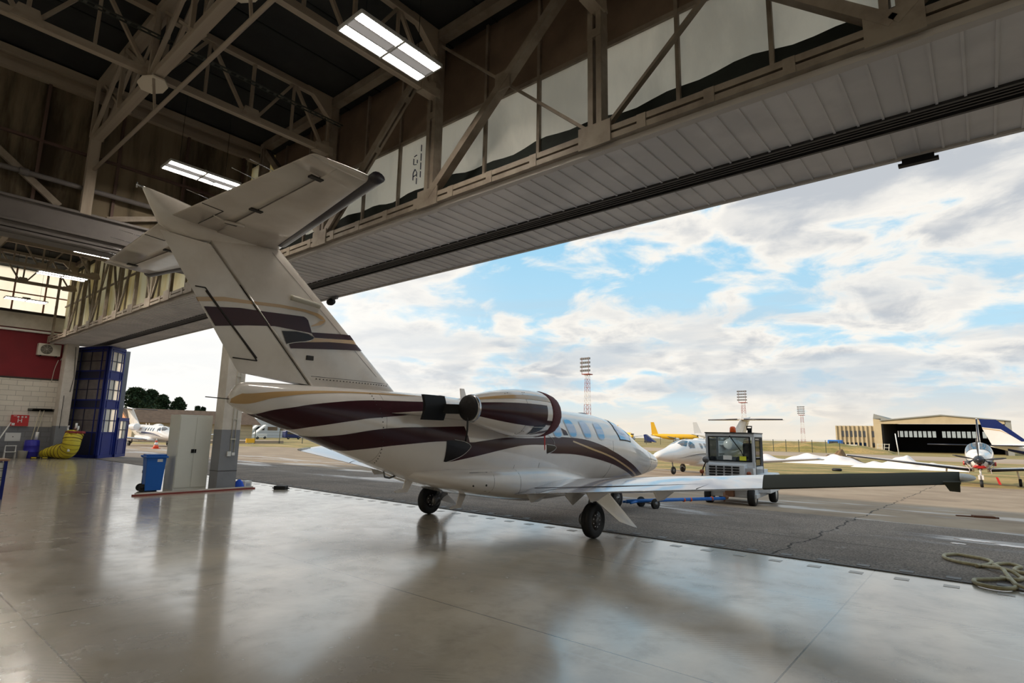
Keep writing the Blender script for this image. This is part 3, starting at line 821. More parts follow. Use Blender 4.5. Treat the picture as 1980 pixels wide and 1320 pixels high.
STR = {
 'gold': ([(3.02,.0),(3.19,.125),(3.36,.333),(3.56,.532),(3.86,.716),(4.08,.833),(4.44,.944),(4.69,.995),(5.38,1.098),(5.83,1.138),(6.4,1.17)],
          [(3.02,-.9),(3.18,-.531),(3.37,-.031),(3.65,.351),(3.96,.626),(4.42,.856),(4.8,.929),(5.2,.986),(5.82,1.11),(6.4,1.165)]),
 'maroon_up': ([(3.26,-1.6),(3.28,-1.294),(3.4,-.644),(3.56,-.276),(3.94,.147),(4.37,.451),(4.74,.622),(5.14,.72),(5.77,.844)],
               [(3.74,-1.6),(3.84,-1.042),(3.99,-.659),(4.27,-.291),(4.59,-.029),(5.07,.207),(5.5,.389),(5.8,.5)]),
 'maroon_low': ([(3.96,-1.6),(4.05,-1.25),(4.23,-.83),(4.62,-.352),(4.95,-.111),(5.32,.029),(5.86,.172),(6.39,.276)],
                [(4.46,-1.6),(4.6,-1.2),(4.72,-.907),(5.02,-.562),(5.36,-.325),(5.73,-.15),(6.04,-.068),(6.49,-.025)]),
 'rib2': ([(6.04,-.05),(6.27,-.017),(6.51,-.03),(6.82,.045),(7.19,.124),(7.43,.16),(7.95,.176),(8.52,.205)],
          [(6.06,-.5),(6.14,-.492),(6.47,-.323),(6.94,-.147),(7.51,-.011),(7.93,.046),(8.45,.045)]),
 'rib3': ([(8.47,.20),(8.85,.227),(9.23,.229),(9.8,.204),(10.28,.116),(10.73,.012),(11.47,-.187),(12.26,-.421),(13.1,-.829),(13.25,-1.0)],
          [(8.48,-.10),(8.72,-.115),(9.2,-.117),(9.79,-.163),(10.44,-.263),(11.19,-.422),(12.01,-.667),(12.5,-.9),(12.85,-1.1)]),
 'black2': ([(6.04,-.06),(6.2,-.03),(6.35,-.025),(6.49,-.03),(6.53,-.09)], [(6.06,-.49),(6.1,-.5),(6.2,-.42),(6.38,-.28),(6.5,-.12)]),
 'black3': ([(8.47,.05),(8.6,.045),(8.72,.03),(8.8,.0)], [(8.49,-.11),(8.54,-.115),(8.68,-.06),(8.8,-.01)]),
 'goldline': ([(9.38,.156),(9.95,.019),(10.73,-.119),(11.53,-.352),(12.33,-.622),(12.9,-.95)], [(9.37,.12),(9.95,-.018),(10.75,-.166),(11.56,-.411),(12.36,-.70),(12.85,-1.02)]),
 'goldedge': ([(9.3,.12),(9.33,.2),(9.5,.2),(9.9,.16)], [(9.36,.12),(9.40,.17),(9.55,.18),(9.9,.155)]),
}
def airfoil(le, te, thick, up, n=14):
    """closed ring from leading to trailing edge and back"""
    le = Vector(le); te = Vector(te); up = Vector(up).normalized(); c = (te-le).length; P = []
    def yt(u): return 5*thick*c*(.2969*math.sqrt(u)-.126*u-.3516*u*u+.2843*u**3-.1015*u**4)
    us = [.5*(1-math.cos(PI*i/n)) for i in range(n+1)]
    for u in us: P.append(le+(te-le)*u+up*(yt(u)+.001))
    for u in us[::-1][1:-1]: P.append(le+(te-le)*u-up*(yt(u)*.85+.001))
    return P
def wheel(b, c, R, wd, axis='x', rim=.55, n=32):
    h = wd/2
    b.cur = 0; b.lathe([(R*rim, -h*.8), (R*.86, -h), (R*.97, -h*.72), (R, -h*.3), (R, h*.3), (R*.97, h*.72), (R*.86, h), (R*rim, h*.8)], c, axis, n)
    b.cur = 1; b.lathe([(R*rim*.98, -h*.82), (R*rim*.9, -h*.6), (R*.2, -h*.55), (R*.2, -h*.95), (.01, -h*.95)], c, axis, n)
    b.lathe([(.01, h*.95), (R*.2, h*.95), (R*.2, h*.55), (R*rim*.9, h*.6), (R*rim*.98, h*.82)], c, axis, n); b.cur = 0
def fin_geom(z):
    """LE and TE station of the fin incl. rudder at height z (jet coordinates, Y)"""
    f = (z-2.27)/(3.99-2.27); le = 5.50+(3.47-5.50)*f; hi = 4.03+(2.62-4.03)*(z-2.24)/(3.81-2.24)
    return le, hi
def fin_x(Y, z):
    le, hi = fin_geom(z); u = (le-Y)/(le-hi)*.62
    u = min(max(u, .01), .99); c = (le-hi)/.62
    return 5*.105*c*(.2969*math.sqrt(u)-.126*u-.3516*u*u+.2843*u**3-.1015*u**4)+.004

def make_jet(name, label, paint='maroon', loc=(0, 0, 0), rz=0., full=True):
    J = thing(name, label, 'airplane', loc, rz)
    Yl = lambda y: y-YO
    # --- fuselage with its painted stripes
    b = MB(); n = 64; rings = []
    N = 150
    for i in range(N+1):
        Y = 3.02+(14.54-3.02)*i/N
        rings.append([skin(Y, 2*PI*k/n) for k in range(n)])
    b.loft(rings)
    if paint == 'maroon':
        b.cur = 1
        for k in ('maroon_up', 'maroon_low', 'rib2', 'rib3'): strip(b, *STR[k], .004)
        b.cur = 2; strip(b, *STR['gold'], .004); strip(b, *STR['goldline'], .006, n=40, m_=2)
        b.cur = 3; strip(b, *STR['black2'], .006, n=24, m_=6); strip(b, *STR['black3'], .006, n=24, m_=4)
        b.cur = 4
        for U in ([(6.19,-.02),(6.4,-.02),(6.53,-.07),(6.5,-.14),(6.38,-.29),(6.2,-.43),(6.1,-.5)], [(8.48,.055),(8.72,.04),(8.8,-.0),(8.68,-.07),(8.5,-.115)], [(8.5,.30),(8.62,.22),(8.72,.12),(8.72,.04)]):
            U = smooth_poly(U)
            for s_ in (1, -1): b.tube([skin(y, a, .007, s_) for y, a in U], .004, 5)
        mats = [JW, JM, JG, JBK, JLINE, SEAM]
        # upper ribbon fragments between the cabin windows
        b.cur = 1
        for pl in ([(8.9,.83),(9.05,.80),(9.12,.70),(9.0,.70)], [(8.5,.62),(8.72,.55),(8.74,.35),(8.5,.36)], [(9.05,.47),(9.2,.40),(9.24,.28),(9.08,.28)]): patch(b, pl, .004, k=2)
        # panel seams and rivet rows
        b.cur = 5
        for Y, a0, a1 in ((5.02, 1.0, -1.5), (7.6, -.35, -.75), (8.3, -.3, -.75), (11.0, .2, -1.1), (13.35, .6, -1.3)):
            for s_ in (1, -1): b.tube([skin(Y+.0*t, a0+(a1-a0)*t/14, .001, s_) for t in range(15)], .0022, 4)
        for i in range(20):
            a = .95-.115*i
            for s_ in (1, -1):
                c = skin(4.86+.24*i/20*(1 if i > 4 else .3), a, .001, s_); b.lathe([(.009, -.002), (.009, .004)], c, 'x', 6)
    else:
        mats = [JW, princ('thin_black_line', (40, 42, 48), .3), NAVY if paint == 'blue' else JW]
        b.cur = 1
        strip(b, [(7.6,-.05),(9.5,-.08),(11.5,-.2),(13.2,-.42)], [(7.6,-.13),(9.5,-.15),(11.5,-.25),(13.2,-.43)], .004, n=30, m_=2)
        strip(b, [(7.6,-.22),(9.5,-.22),(11.5,-.30),(12.9,-.45)], [(7.6,-.26),(9.5,-.255),(11.5,-.32),(12.9,-.455)], .004, n=30, m_=2)
        if paint == 'blue':
            b.cur = 2; strip(b, [(8,.1),(10,.05),(12.2,-.2)], [(8,-.1),(10,-.06),(12.2,-.25)], .004, n=30, m_=2)
    b.build('fuselage', mats, J)
    # windows
    for i, (cy, ca) in enumerate(((8.88,.48),(9.42,.50),(9.97,.485),(10.52,.465))):
        for s_ in (1, -1):
            b = MB(); patch(b, oval(cy, ca, .165, .275), .006, (s_,)); b.cur = 1; patch(b, oval(cy, ca, .145, .25), .009, (s_,), 4)
            b.build('cabin_window', [WINR, WIN if paint == 'maroon' else DGL], J)
    for s_ in (1, -1):
        pl = [(11.40,1.06),(11.76,.90),(11.98,.62),(11.93,.30),(11.34,.24),(11.26,.60)]
        b = MB(); patch(b, pl, .006, (s_,)); b.cur = 1
        cy = sum(p[0] for p in pl)/6; ca = sum(p[1] for p in pl)/6
        patch(b, [(cy+(p[0]-cy)*.9, ca+(p[1]-ca)*.9) for p in pl], .010, (s_,)); b.build('cockpit_side_window', [SEAM if paint == 'maroon' else WINR, WIN if paint == 'maroon' else DGL], J)
        pl = [(11.55,1.12),(11.62,1.50),(12.32,1.45),(12.42,.95),(12.15,.62)]
        b = MB(); patch(b, pl, .008, (s_,)); b.build('windshield', DGL, J)
    # --- belly fairing
    b = MB(); rings = []
    FA = ((5.7,.42,1.08,.98),(6.2,.70,1.12,.82),(6.8,.86,1.13,.67),(7.4,.90,1.13,.56),(8.2,.92,1.13,.45),(8.8,.92,1.10,.44),(9.4,.88,1.0,.45),(9.9,.80,.9,.48),(10.4,.6,.8,.52))
    def fair(Y, z):
        k = 0
        while k < len(FA)-2 and Y > FA[k+1][0]: k += 1
        f = (Y-FA[k][0])/(FA[k+1][0]-FA[k][0]); hw, zt, zb = [FA[k][q]+(FA[k+1][q]-FA[k][q])*f for q in (1, 2, 3)]
        v = min(.999, abs(z-(zt+zb)/2)/((zt-zb)/2)); s1 = v**(1/.8); return hw*math.sqrt(1-s1*s1)**.5
    for Y, hw, zt, zb in FA:
        R = []
        for k in range(32):
            a = 2*PI*k/32; c, s = math.cos(a), math.sin(a); zc = (zt+zb)/2
            R.append((hw*math.copysign(abs(c)**.5, c), Yl(Y), zc+(zt-zb)/2*math.copysign(abs(s)**.8, s)))
        rings.append(R)
    b.loft(rings)
    if full:
        b.cur = 1
        for s_ in (1, -1):
            for ya, yb, za, zb in ((6.5, 6.85, .74, 1.04),):
                c4 = [(ya, za+.03), (yb, za), (yb, zb), (ya, zb), (ya, za+.03)]
                b.tube([Vector((s_*(fair(y, z)+.002), Yl(y), z)) for y, z in c4], .0045, 4)
                for y in (ya+.06, yb-.07): b.lathe([(.018, -.004), (.018, .005)], (s_*fair(y, .84), Yl(y), .84), 'x', 8)
            for y in (6.95, 7.6): b.tube([Vector((s_*(fair(y, .66+.055*q)+.001), Yl(y), .66+.055*q)) for q in range(8)], .0022, 4)
    b.build('belly_fairing', [JW, SEAM], J)
    # --- wings
    def zte(x): return .575+.095*x
    for s_ in (1, -1):
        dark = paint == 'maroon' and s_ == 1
        XT = 6.1 if paint == 'maroon' else 6.95
        def sec(x, sh=0.):
            f = (x-.7)/(6.95-.7); le = 9.62+(8.45-9.62)*f; te = 7.52+(7.62-7.52)*f
            return airfoil((s_*x, Yl(le)+sh, zte(x)+.05), (s_*x, Yl(te), zte(x)), .135 if x < 3 else .145, (-.09*s_, 0, 1), 16)
        def shear(R, x, dxl):
            # slanted rib: trailing edge lies further outboard than the leading edge
            out = []
            for p in R:
                f = (Yl(9.0)-p.y)/1.5; out.append(Vector((p.x+s_*dxl*f, p.y, p.z+.095*dxl*f)))
            return out
        b = MB()
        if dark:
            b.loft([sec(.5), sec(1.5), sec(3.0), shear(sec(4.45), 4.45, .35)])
        else:
            b.loft([sec(.5), sec(1.5), sec(3.0), sec(4.5), sec(XT-.15), sec(XT)])
        # flap and aileron gaps
        b.cur = 1
        fl = [(s_*1.0, Yl(7.86), zte(1.0)+.075), (s_*4.0, Yl(7.90), zte(4.0)+.058)]
        b.tube(fl, .006, 4); b.tube([fl[1], (s_*3.92, Yl(7.6), zte(3.92)+.012)], .006, 4)
        w_ = b.build('wing', [JWING, SEAM], J)
        # leading edge strip
        b = MB()
        if not dark: pass
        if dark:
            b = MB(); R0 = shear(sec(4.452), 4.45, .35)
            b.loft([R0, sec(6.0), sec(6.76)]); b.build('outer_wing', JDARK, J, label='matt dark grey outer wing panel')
            MB().prism([(6.67, Yl(7.62), zte(6.7)-.075), (6.76, Yl(7.62), zte(6.7)-.08), (6.765, Yl(7.60), zte(6.76)+.02), (6.62, Yl(7.6), zte(6.65)+.02)], (0, .10, .01)).build('wing_tip_fence', JDARK, J)
            b = MB(); b.loft([[Vector((6.765+.14*t, Yl(7.95)+.30*math.cos(a)*(1-t*t)**.5, zte(6.8)+.05+.045*math.sin(a)*(1-t*t)**.5)) for a in [2*PI*k/16 for k in range(16)]] for t in (0, .3, .6, .85, .98)])
            b.build('wing_tip_light', WHITE, J)
        else:
            b = MB(); b.loft([[Vector((s_*(XT-.01+.15*t), Yl(8.0)+.40*math.cos(a)*(1-t*t)**.5, zte(XT)+.02+.05*math.sin(a)*(1-t*t)**.5)) for a in [2*PI*k/16 for k in range(16)]] for t in (0, .3, .6, .85, .98)])
            b.build('wing_tip_light', WHITE, J)
        for x in (.98, 2.15, 3.27):
            b = MB(); z = zte(x)-.01
            b.add([(s_*(x-.10), Yl(8.3), z-.0), (s_*(x+.10), Yl(8.3), z-.0), (s_*(x+.02), Yl(7.66), z+.01), (s_*(x-.02), Yl(7.66), z+.01), (s_*x, Yl(7.78), z-.15), (s_*x, Yl(8.0), z-.15)],
                  [(0,1,2,3),(0,3,4,5),(1,5,4,2),(0,5,1),(3,2,4)])
            b.build('flap_hinge', JW, J)
    # --- main gear
    for s_ in (1, -1):
        b = MB(); wheel(b, (s_*1.945, 0, .28), .28, .17); w_ = b.build('main_wheel', [BLK, princ('wheel_hub_dark', (74, 72, 72), .4, metal=.5)], J)
        if full:
            h = MB()
            for k in range(9):
                a = 2*PI*k/9; h.lathe([(.012, -.075), (.012, .075)], (s_*1.945, .10*math.cos(a), .28+.10*math.sin(a)), 'x', 6)
            h.build('wheel_bolt', CHROME, w_)
        b = MB(); b.tube([(s_*1.80, .0, .28), (s_*1.93, 0, .28)], .03, 8); b.bar((s_*1.80, 0, .28), (s_*1.80, .34, .42), .06, .09)
        b.tube([(s_*1.80, .34, .42), (s_*1.82, .30, .85)], .05, 10); b.tube([(s_*1.80, .06, .33), (s_*1.80, .24, .78)], .028, 8)
        b.build('gear_leg', STEELG, J)
        if full:
            b = MB(); b.lathe([(.10, -.03), (.10, .03)], (s_*1.76, 0, .28), 'x', 16)
            for k in range(6): b.tube([(s_*1.73, .08*math.cos(k), .28+.08*math.sin(k)), (s_*1.73, .1*math.cos(k)+.12, .36+.06*math.sin(k))], .012, 5)
            b.build('brake_pack', STEELG, J)
            # outboard door, tapering and swept down
            b = MB(); x0 = s_*2.12
            b.prism([(x0, -.34, .76), (x0, .12, .76), (x0+s_*.06, 1.08, .07), (x0+s_*.06, .90, .11), (x0+s_*.05, .44, .24), (x0+s_*.01, -.27, .64)], (s_*.02, 0, 0))
            b.build('gear_door', JW, J)
            b = MB(); b.prism([(s_*1.62, -.34, .66), (s_*1.62, -.12, .50), (s_*1.62, .38, .70), (s_*1.62, .3, .86), (s_*1.62, -.3, .72)], (s_*.015, 0, 0)); b.build('gear_door', JW, J)
    # --- nose gear
    b = MB(); wheel(b, (0, Yl(12.6), .145), .235, .13, rim=.5); b.build('nose_wheel', [BLK, princ('hub_silver', (150, 150, 150), .3, metal=.6)], J)
    b = MB(); b.tube([(0, Yl(12.6), .16), (0, Yl(12.75), .72)], .035, 10); b.bar((-.1, Yl(12.6), .145), (.1, Yl(12.6), .145), .03)
    b.build('nose_leg', STEELG, J)
    # --- fin and rudder
    b = MB(); rings = []
    for i in range(9):
        z = 2.12+(4.02-2.12)*i/8; le, hi = fin_geom(z); c = (le-hi)/.62
        R = airfoil((0, Yl(le), z), (0, Yl(le-c), z), .105, (1, 0, 0), 16)
        # cut at the hinge line
        R2 = [p if p.y > Yl(hi)+.012 else Vector((p.x*.0+math.copysign(fin_x(hi, z) if True else 0, p.x)*1.0, Yl(hi)+.012, p.z)) for p in R]
        rings.append(R2)
    b.loft(rings)
    mats = [JWT, JG, JM, JBK, JLINE, SEAM]
    rud = MB(); rings = []
    for i in range(9):
        f = i/8
        hz = 2.24+(3.80-2.24)*f; hi = fin_geom(hz)[1]
        te = Vector((0, Yl(3.10+(2.07-3.10)*f), 2.33+(3.84-2.33)*f)); le = Vector((0, Yl(hi)-.012, hz))
        t_ = fin_x(hi, hz)*.93; R = []
        for u in (0, .05, .3, .6, .9, 1.0):
            R.append(le+(te-le)*u+Vector((t_*(1-u)*(1 if u else .7)+.004, 0, 0)))
        for u in (1.0, .9, .6, .3, .05, 0):
            R.append(le+(te-le)*u-Vector((t_*(1-u)*(1 if u else .7)+.004, 0, 0)))
        rings.append(R)
    rud.loft(rings, smooth=False)
    def finpt(Y, z, s_, off=.003):
        le, hi = fin_geom(z)
        if Y > hi: return Vector((s_*(fin_x(Y, z)+off), Yl(Y), z))
        # rudder: thickness falls linearly to the trailing edge
        f = (z-2.24)/(3.80-2.24); te = 3.10+(2.07-3.10)*f; u = min(max((hi-Y)/(hi-te), 0), 1)
        return Vector((s_*(fin_x(hi, z)*.93*(1-u)+.004+off), Yl(Y), z))
    def band(bb, U, L, off=.003, ylo=None, yhi=None, n=40):
        U = resample(U, n); L = resample(L, n)
        for s_ in (1, -1):
            rows = []
            for u, l in zip(U, L):
                r = []
                for t in range(5):
                    Y = u[0]+(l[0]-u[0])*t/4; z = u[1]+(l[1]-u[1])*t/4; hi = fin_geom(z)[1]
                    if ylo == 'h': Y = max(Y, hi+.014)
                    if yhi == 'h': Y = min(Y, hi-.014)
                    r.append(finpt(Y, z, s_, off))
                rows.append(r)
            bb.grid(rows)
    if paint == 'maroon':
        gU = [(2.53,3.155),(2.82,3.21),(3.18,3.22),(3.51,3.24),(3.85,3.24),(4.06,3.22),(4.16,3.18),(4.175,3.15)]
        gL = [(2.56,3.11),(2.83,3.16),(3.19,3.18),(3.52,3.2),(3.85,3.205),(4.02,3.18),(4.09,3.15),(4.175,3.14)]
        g2U = [(3.96,3.035),(4.04,3.08),(4.09,3.12),(4.175,3.145)]; g2L = [(3.96,3.02),(4.1,3.065),(4.15,3.1),(4.18,3.14)]
        mU = [(2.62,3.06),(3.02,3.11),(3.32,3.115),(3.86,3.14),(3.91,3.1)]; mL = [(2.77,2.85),(3.13,2.91),(3.46,2.95),(3.92,2.935),(3.98,2.93)]
        for bb, lo, hi in ((b, 'h', None), (rud, None, 'h')):
            bb.cur = 1; band(bb, gU, gL, .003, lo, hi)
            bb.cur = 2; band(bb, mU, mL, .003, lo, hi)
        b.cur = 1; band(b, g2U, g2L, .003, 'h')
        b.cur = 2; band(b, [(3.97,2.945),(4.23,2.97),(4.63,3.012)], [(4.01,2.88),(4.36,2.91),(4.70,2.945)], .003, 'h')
        band(b, [(3.66,2.77),(3.89,2.8),(4.24,2.85),(4.75,2.89)], [(3.70,2.695),(3.9,2.715),(4.25,2.75),(4.85,2.81)], .003, 'h')
        b.cur = 1; band(b, [(4.01,2.875),(4.36,2.905),(4.70,2.945)], [(3.89,2.80),(4.36,2.85),(4.75,2.89)], .0025, 'h')
        b.cur = 3; band(b, [(3.56,2.905),(3.76,2.925),(3.93,2.915),(4.01,2.88)], [(3.64,2.74),(3.74,2.775),(3.93,2.82),(4.01,2.86)], .005, 'h')
        b.cur = 4
        for s_ in (1, -1):
            b.tube([finpt(y, z, s_, .007) for y, z in smooth_poly([(3.55,2.92),(3.76,2.935),(3.95,2.925),(4.03,2.88),(3.95,2.82),(3.73,2.775),(3.64,2.74)])], .004, 5)
        b.cur = 5
        for s_ in (1, -1):
            b.tube([finpt(4.02+(5.36-4.02)*t/8, 2.36, s_, .001) for t in range(9)], .0025, 4)
            for k in range(24): b.lathe([(.008, -.002), (.008, .004)], finpt(4.1+1.25*k/24, 2.33, s_, 0), 'x', 6)
            b.tube([finpt(5.1+(3.35-5.1)*t/8, 2.45+(3.9-2.45)*t/8, s_, .0) for t in range(9)], .0018, 4)
            b.box((s_*.07, Yl(3.93), 2.57), (s_*.12, Yl(4.03), 2.63))
    b.build('vertical_fin', mats, J)
    r_ = rud.build('rudder', mats, J)
    if full:
        b = MB()
        for s_ in (1, -1):
            tb = [(2.50,3.28),(2.61,3.28),(3.30,2.49),(3.01,2.50)]
            for a, c in zip(tb, tb[1:]): b.tube([finpt(a[0]+(c[0]-a[0])*t/4, a[1]+(c[1]-a[1])*t/4, s_, .003) for t in range(5)], .007, 4)
            b.tube([finpt(2.62+(3.29-2.62)*t/4, 3.25+(2.52-3.25)*t/4, s_, .004) for t in range(5)], .013, 4)
        b.build('trim_tab_gap', SEAM, r_)
        b = MB()
        for s_ in (1, -1):
            b.loft([[finpt(3.64+.44*u, 3.36-.03*u, s_, 0)+Vector((s_*.05*math.cos(a), 0, .035*math.sin(a))) for a in [2*PI*k/12 for k in range(12)]] for u in (0, .06, .5, .94, 1)])
        b.build('fin_light', TAN, J)
    b = MB(); le0 = Vector((0, Yl(4.03)-.004, 2.24)); b.bar((0, Yl(4.02), 2.26), (0, Yl(2.70), 3.78), .045, .10, (1, 0, 0)); b.build('rudder_hinge_gap', SEAM, J)
    # --- bullet fairing at the top
    b = MB(); rings = []
    for Y, zt, zb, hw in ((1.86,4.275,4.24,.012),(1.95,4.27,4.08,.035),(2.06,4.255,3.90,.07),(2.2,4.235,3.84,.10),(2.45,4.19,3.82,.125),(2.8,4.15,3.85,.13),(3.1,4.12,3.88,.11),(3.35,4.09,3.92,.07),(3.45,4.03,3.98,.02)):
        zc = (zt+zb)/2
        rings.append([(hw*math.copysign(abs(math.cos(a))**.75, math.cos(a)), Yl(Y), zc+(zt-zb)/2*math.sin(a)) for a in [2*PI*k/24 for k in range(24)]])
    b.loft(rings); b.build('tail_bullet', JWT, J)
    MB().tube([(0, Yl(1.80), 4.27), (0, Yl(1.9), 4.262)], .012, 6).tube([(0, Yl(1.80), 4.24), (0, Yl(1.80), 4.30)], .008, 5).build('tail_light', CHROME, J)
    # --- stabilizer halves with elevators
    for s_ in (1, -1):
        ZT = 3.99
        def ssec(x, u0, u1, thick=.10):
            f = (x-.08)/(2.72-.08); le = 3.46+(2.98-3.46)*f; te = 2.12+(2.28-2.12)*f
            R = airfoil((s_*x, Yl(le), ZT), (s_*x, Yl(te), ZT), thick, (0, 0, 1), 14); c = le-te
            out = []
            for p in R:
                y = min(max(p.y, Yl(le-u1*c)), Yl(le-u0*c)); z = p.z
                u = (Yl(le)-y)/c
                if y != p.y:
                    t = 5*thick*c*(.2969*math.sqrt(max(u, 0))-.126*u-.3516*u*u+.2843*u**3-.1015*u**4)
                    z = ZT+(t if p.z > ZT else -t*.85)
                out.append(Vector((p.x, y, z)))
            return out
        b = MB(); b.loft([ssec(x, 0, .615) for x in (.05, .8, 1.6, 2.4, 2.66)]); b.build('stabilizer', JWT, J)
        b = MB(); b.loft([ssec(x, .63, 1) for x in (.16, .8, 1.6, 2.4)])
        if full:
            b.cur = 1
            def up_(x, u):
                R = ssec(x, u, u); return Vector((s_*x, R[0].y, min(p.z for p in R)-.002))
            b.tube([up_(.20, .80), up_(.8, .80)], .006, 4); b.tube([up_(.8, .80), up_(.8, .99)], .006, 4)
        b.build('elevator', [JWT, SEAM], J)
        b = MB(); b.loft([ssec(2.405, .55, 1), ssec(2.665, .62, 1)]); b.build('elevator_horn', JWT, J)
        # rounded tip cap
        b = MB(); rings = []
        for t in (0, .35, .7, .9, .99):
            R = ssec(2.665, 0, 1); cz = ZT; k = math.sqrt(1-t*t)
            rings.append([Vector((s_*(2.665+.06*t), (p.y-Yl(2.6))*(.85+.15*k)+Yl(2.6), cz+(p.z-cz)*k)) for p in R])
        b.loft(rings); b.build('stabilizer_tip', JWT, J)
        b = MB()
        def lep(x, g=0.0):
            f = (x-.08)/(2.72-.08); return Vector((s_*x, Yl(3.46+(2.98-3.46)*f)+g, ZT))
        b.loft([[lep(x)+Vector((0, (.014-.15*(1-math.cos(a))/2), 0))+Vector((0, 0, -.002+.048*math.sin(a))) for a in [2*PI*k/12 for k in range(12)]] for x in (.25, 1.4, 2.72, 2.80)])
        b.build('deice_boot', BOOT, J)
        if full:
            for x in (.55, 1.15, 2.35):
                b = MB(); R = ssec(x, .60, .66); zlo = min(p.z for p in R); b.box((s_*x-.03, R[0].y-.10, zlo-.012), (s_*x+.03, R[0].y+.03, zlo+.01)); b.build('elevator_hinge', SEAM, J)
            for x in (.95, 1.35, 1.8, 2.1):
                b = MB(); f = (x-.08)/(2.64); te = 2.12+.16*f; b.tube([(s_*x, Yl(te)+.02, ZT), (s_*(x+.02), Yl(te)-.22, ZT+.02)], .004, 5); b.build('static_wick', CHROME, J)
            b = MB(); b.tube([(s_*.62, Yl(2.72), ZT-.05), (s_*.60, Yl(2.50), ZT-.055)], .018, 6); b.tube([(s_*.60, Yl(2.50), ZT-.055), (s_*.60, Yl(2.38), ZT-.02)], .012, 6)
            b.build('control_rod', JWT, J)
    # --- engines
    for s_ in (1, -1):
        ex = s_*1.19; ez = 1.99
        prof = [(.19, 5.95), (.235, 6.15), (.29, 6.4), (.345, 6.7), (.38, 7.0), (.388, 7.25), (.383, 7.5), (.365, 7.7), (.34, 7.82), (.30, 7.86)]
        def nr(Y):
            for (r0, a), (r1, c) in zip(prof, prof[1:]):
                if a <= Y <= c: return r0+(r1-r0)*(Y-a)/(c-a)
            return .3
        def nc(Y): return ez+.025*(1-min(1, max(0, (Y-5.95)/1.1)))
        def npt(Y, a, off=0.):
            r = nr(Y)+off; return Vector((ex+s_*r*math.cos(a), Yl(Y), nc(Y)+r*math.sin(a)))
        fine = [5.95+1.91*i/40 for i in range(41)]
        b = MB(); b.loft([[npt(Y, 2*PI*k/40) for k in range(40)] for Y in fine])
        if paint == 'maroon':
            def eb(Y0, Y1, a0f, a1f, off):
                rows = []
                for i in range(31):
                    Y = Y0+(Y1-Y0)*i/30; a0, a1 = a0f(i/30), a1f(i/30); rows.append([npt(Y, a0+(a1-a0)*t/10, off) for t in range(11)])
                b.grid(rows)
            b.cur = 2; eb(5.99, 7.8, lambda f: .86-.10*f, lambda f: .66-.16*f, .003)
            b.cur = 1; eb(5.99, 7.42, lambda f: .42-.08*f, lambda f: -.62+.06*f, .003)
            b.cur = 3; eb(7.12, 7.42, lambda f: -.56+.12*f*f, lambda f: -1.05+.50*f*f, .005)
            b.cur = 1; eb(7.42, 7.8, lambda f: -.30-.02*f, lambda f: -.50-.04*f, .003); eb(7.18, 7.8, lambda f: -.95+.30*f, lambda f: -1.08+.25*f, .003)
            b.cur = 4; b.tube([npt(7.02+.40*t/8, -.62+.02*t/8, .006) for t in range(9)]+[npt(7.42-.02*t, -.60-.06*t, .006) for t in range(5)]+[npt(7.34-.06*t, -.84-.06*t, .006) for t in range(5)], .004, 5)
            b.cur = 5
            for Y, a in ((6.55, .95), (6.62, 1.0), (6.95, .98), (7.0, .98), (6.95, -.35), (6.98, -.35), (6.93, -.9), (6.97, -.9), (6.86, -1.15)): b.lathe([(.008, -.002), (.008, .003)], npt(Y, a, 0), 'x', 6)
            b.tube([npt(6.92, .9-2.3*t/12, .001) for t in range(13)], .002, 4)
        b.build('engine_nacelle', [JW, JM, JG, JBK, JLINE, SEAM], J)
        b = MB(); b.loft([[npt(Y, 2*PI*k/28, off) for k in range(28)] for Y, off in ((5.955, .006), (6.0, .006))]); b.build('exhaust_ring', CHROME, J)
        b = MB(); b.loft([[npt(5.955, 2*PI*k/28, off)+Vector((0, dy, 0)) for k in range(28)] for dy, off in ((0, -.002), (-.035, -.006), (-.05, -.03))]); b.build('exhaust_cover', BLKC, J)
        if paint == 'maroon':
            b = MB(); rings = []
            for Y, off in ((7.58, .004), (7.61, .012), (7.70, .014), (7.80, .014), (7.88, .0), (7.93, -.05), (7.96, -.14)):
                rings.append([Vector((ex+s_*(nr(min(Y, 7.82))+off+.004*math.sin(k*3.1))*math.cos(2*PI*k/48), Yl(Y)+.10*math.sin(2*PI*k/48)*0, ez+(nr(min(Y, 7.82))+off+.004*math.cos(k*2.3))*math.sin(2*PI*k/48))) for k in range(48)])
            b.loft(rings); b.build('intake_cover', MAROONC, J)
            b = MB(); b.prism([(ex+s_*.12, Yl(7.68), ez-.34), (ex+s_*.12, Yl(7.72), ez-.34), (ex+s_*.12, Yl(7.715), ez-.58), (ex+s_*.12, Yl(7.695), ez-.60)], (s_*.006, 0, 0)); b.build('warning_streamer', REDR, J)
            b = MB(); b.tube([(ex+s_*.03, Yl(5.90), ez-.12), (ex+s_*.02, Yl(5.91), ez-.3), (ex, Yl(5.90), ez-.46)], .014, 6); b.build('cover_strap', BLKC, J)
            # thrust attenuator paddle and its arm
            b = MB(); rows = []
            for i in range(9):
                z = 1.83+.36*i/8; rows.append([(s_*(.83+.05*math.sin(PI*i/8)), Yl(5.38+.42*t/6), z) for t in range(7)])
            b.grid(rows); rows2 = [[(p[0]-s_*.05, p[1], p[2]) for p in r] for r in rows]; b.grid(rows2)
            for rr in (0, 8): b.grid([rows[rr], rows2[rr]])
            for cc_ in (0, 6): b.grid([[r[cc_] for r in rows], [r[cc_] for r in rows2]])
            b.build('thrust_paddle', BLKP, J); MB().bar((s_*.80, Yl(5.72), 2.0), (s_*1.06, Yl(6.03), 2.0), .08, .14).build('paddle_arm', BLKP, J)
        b = MB()
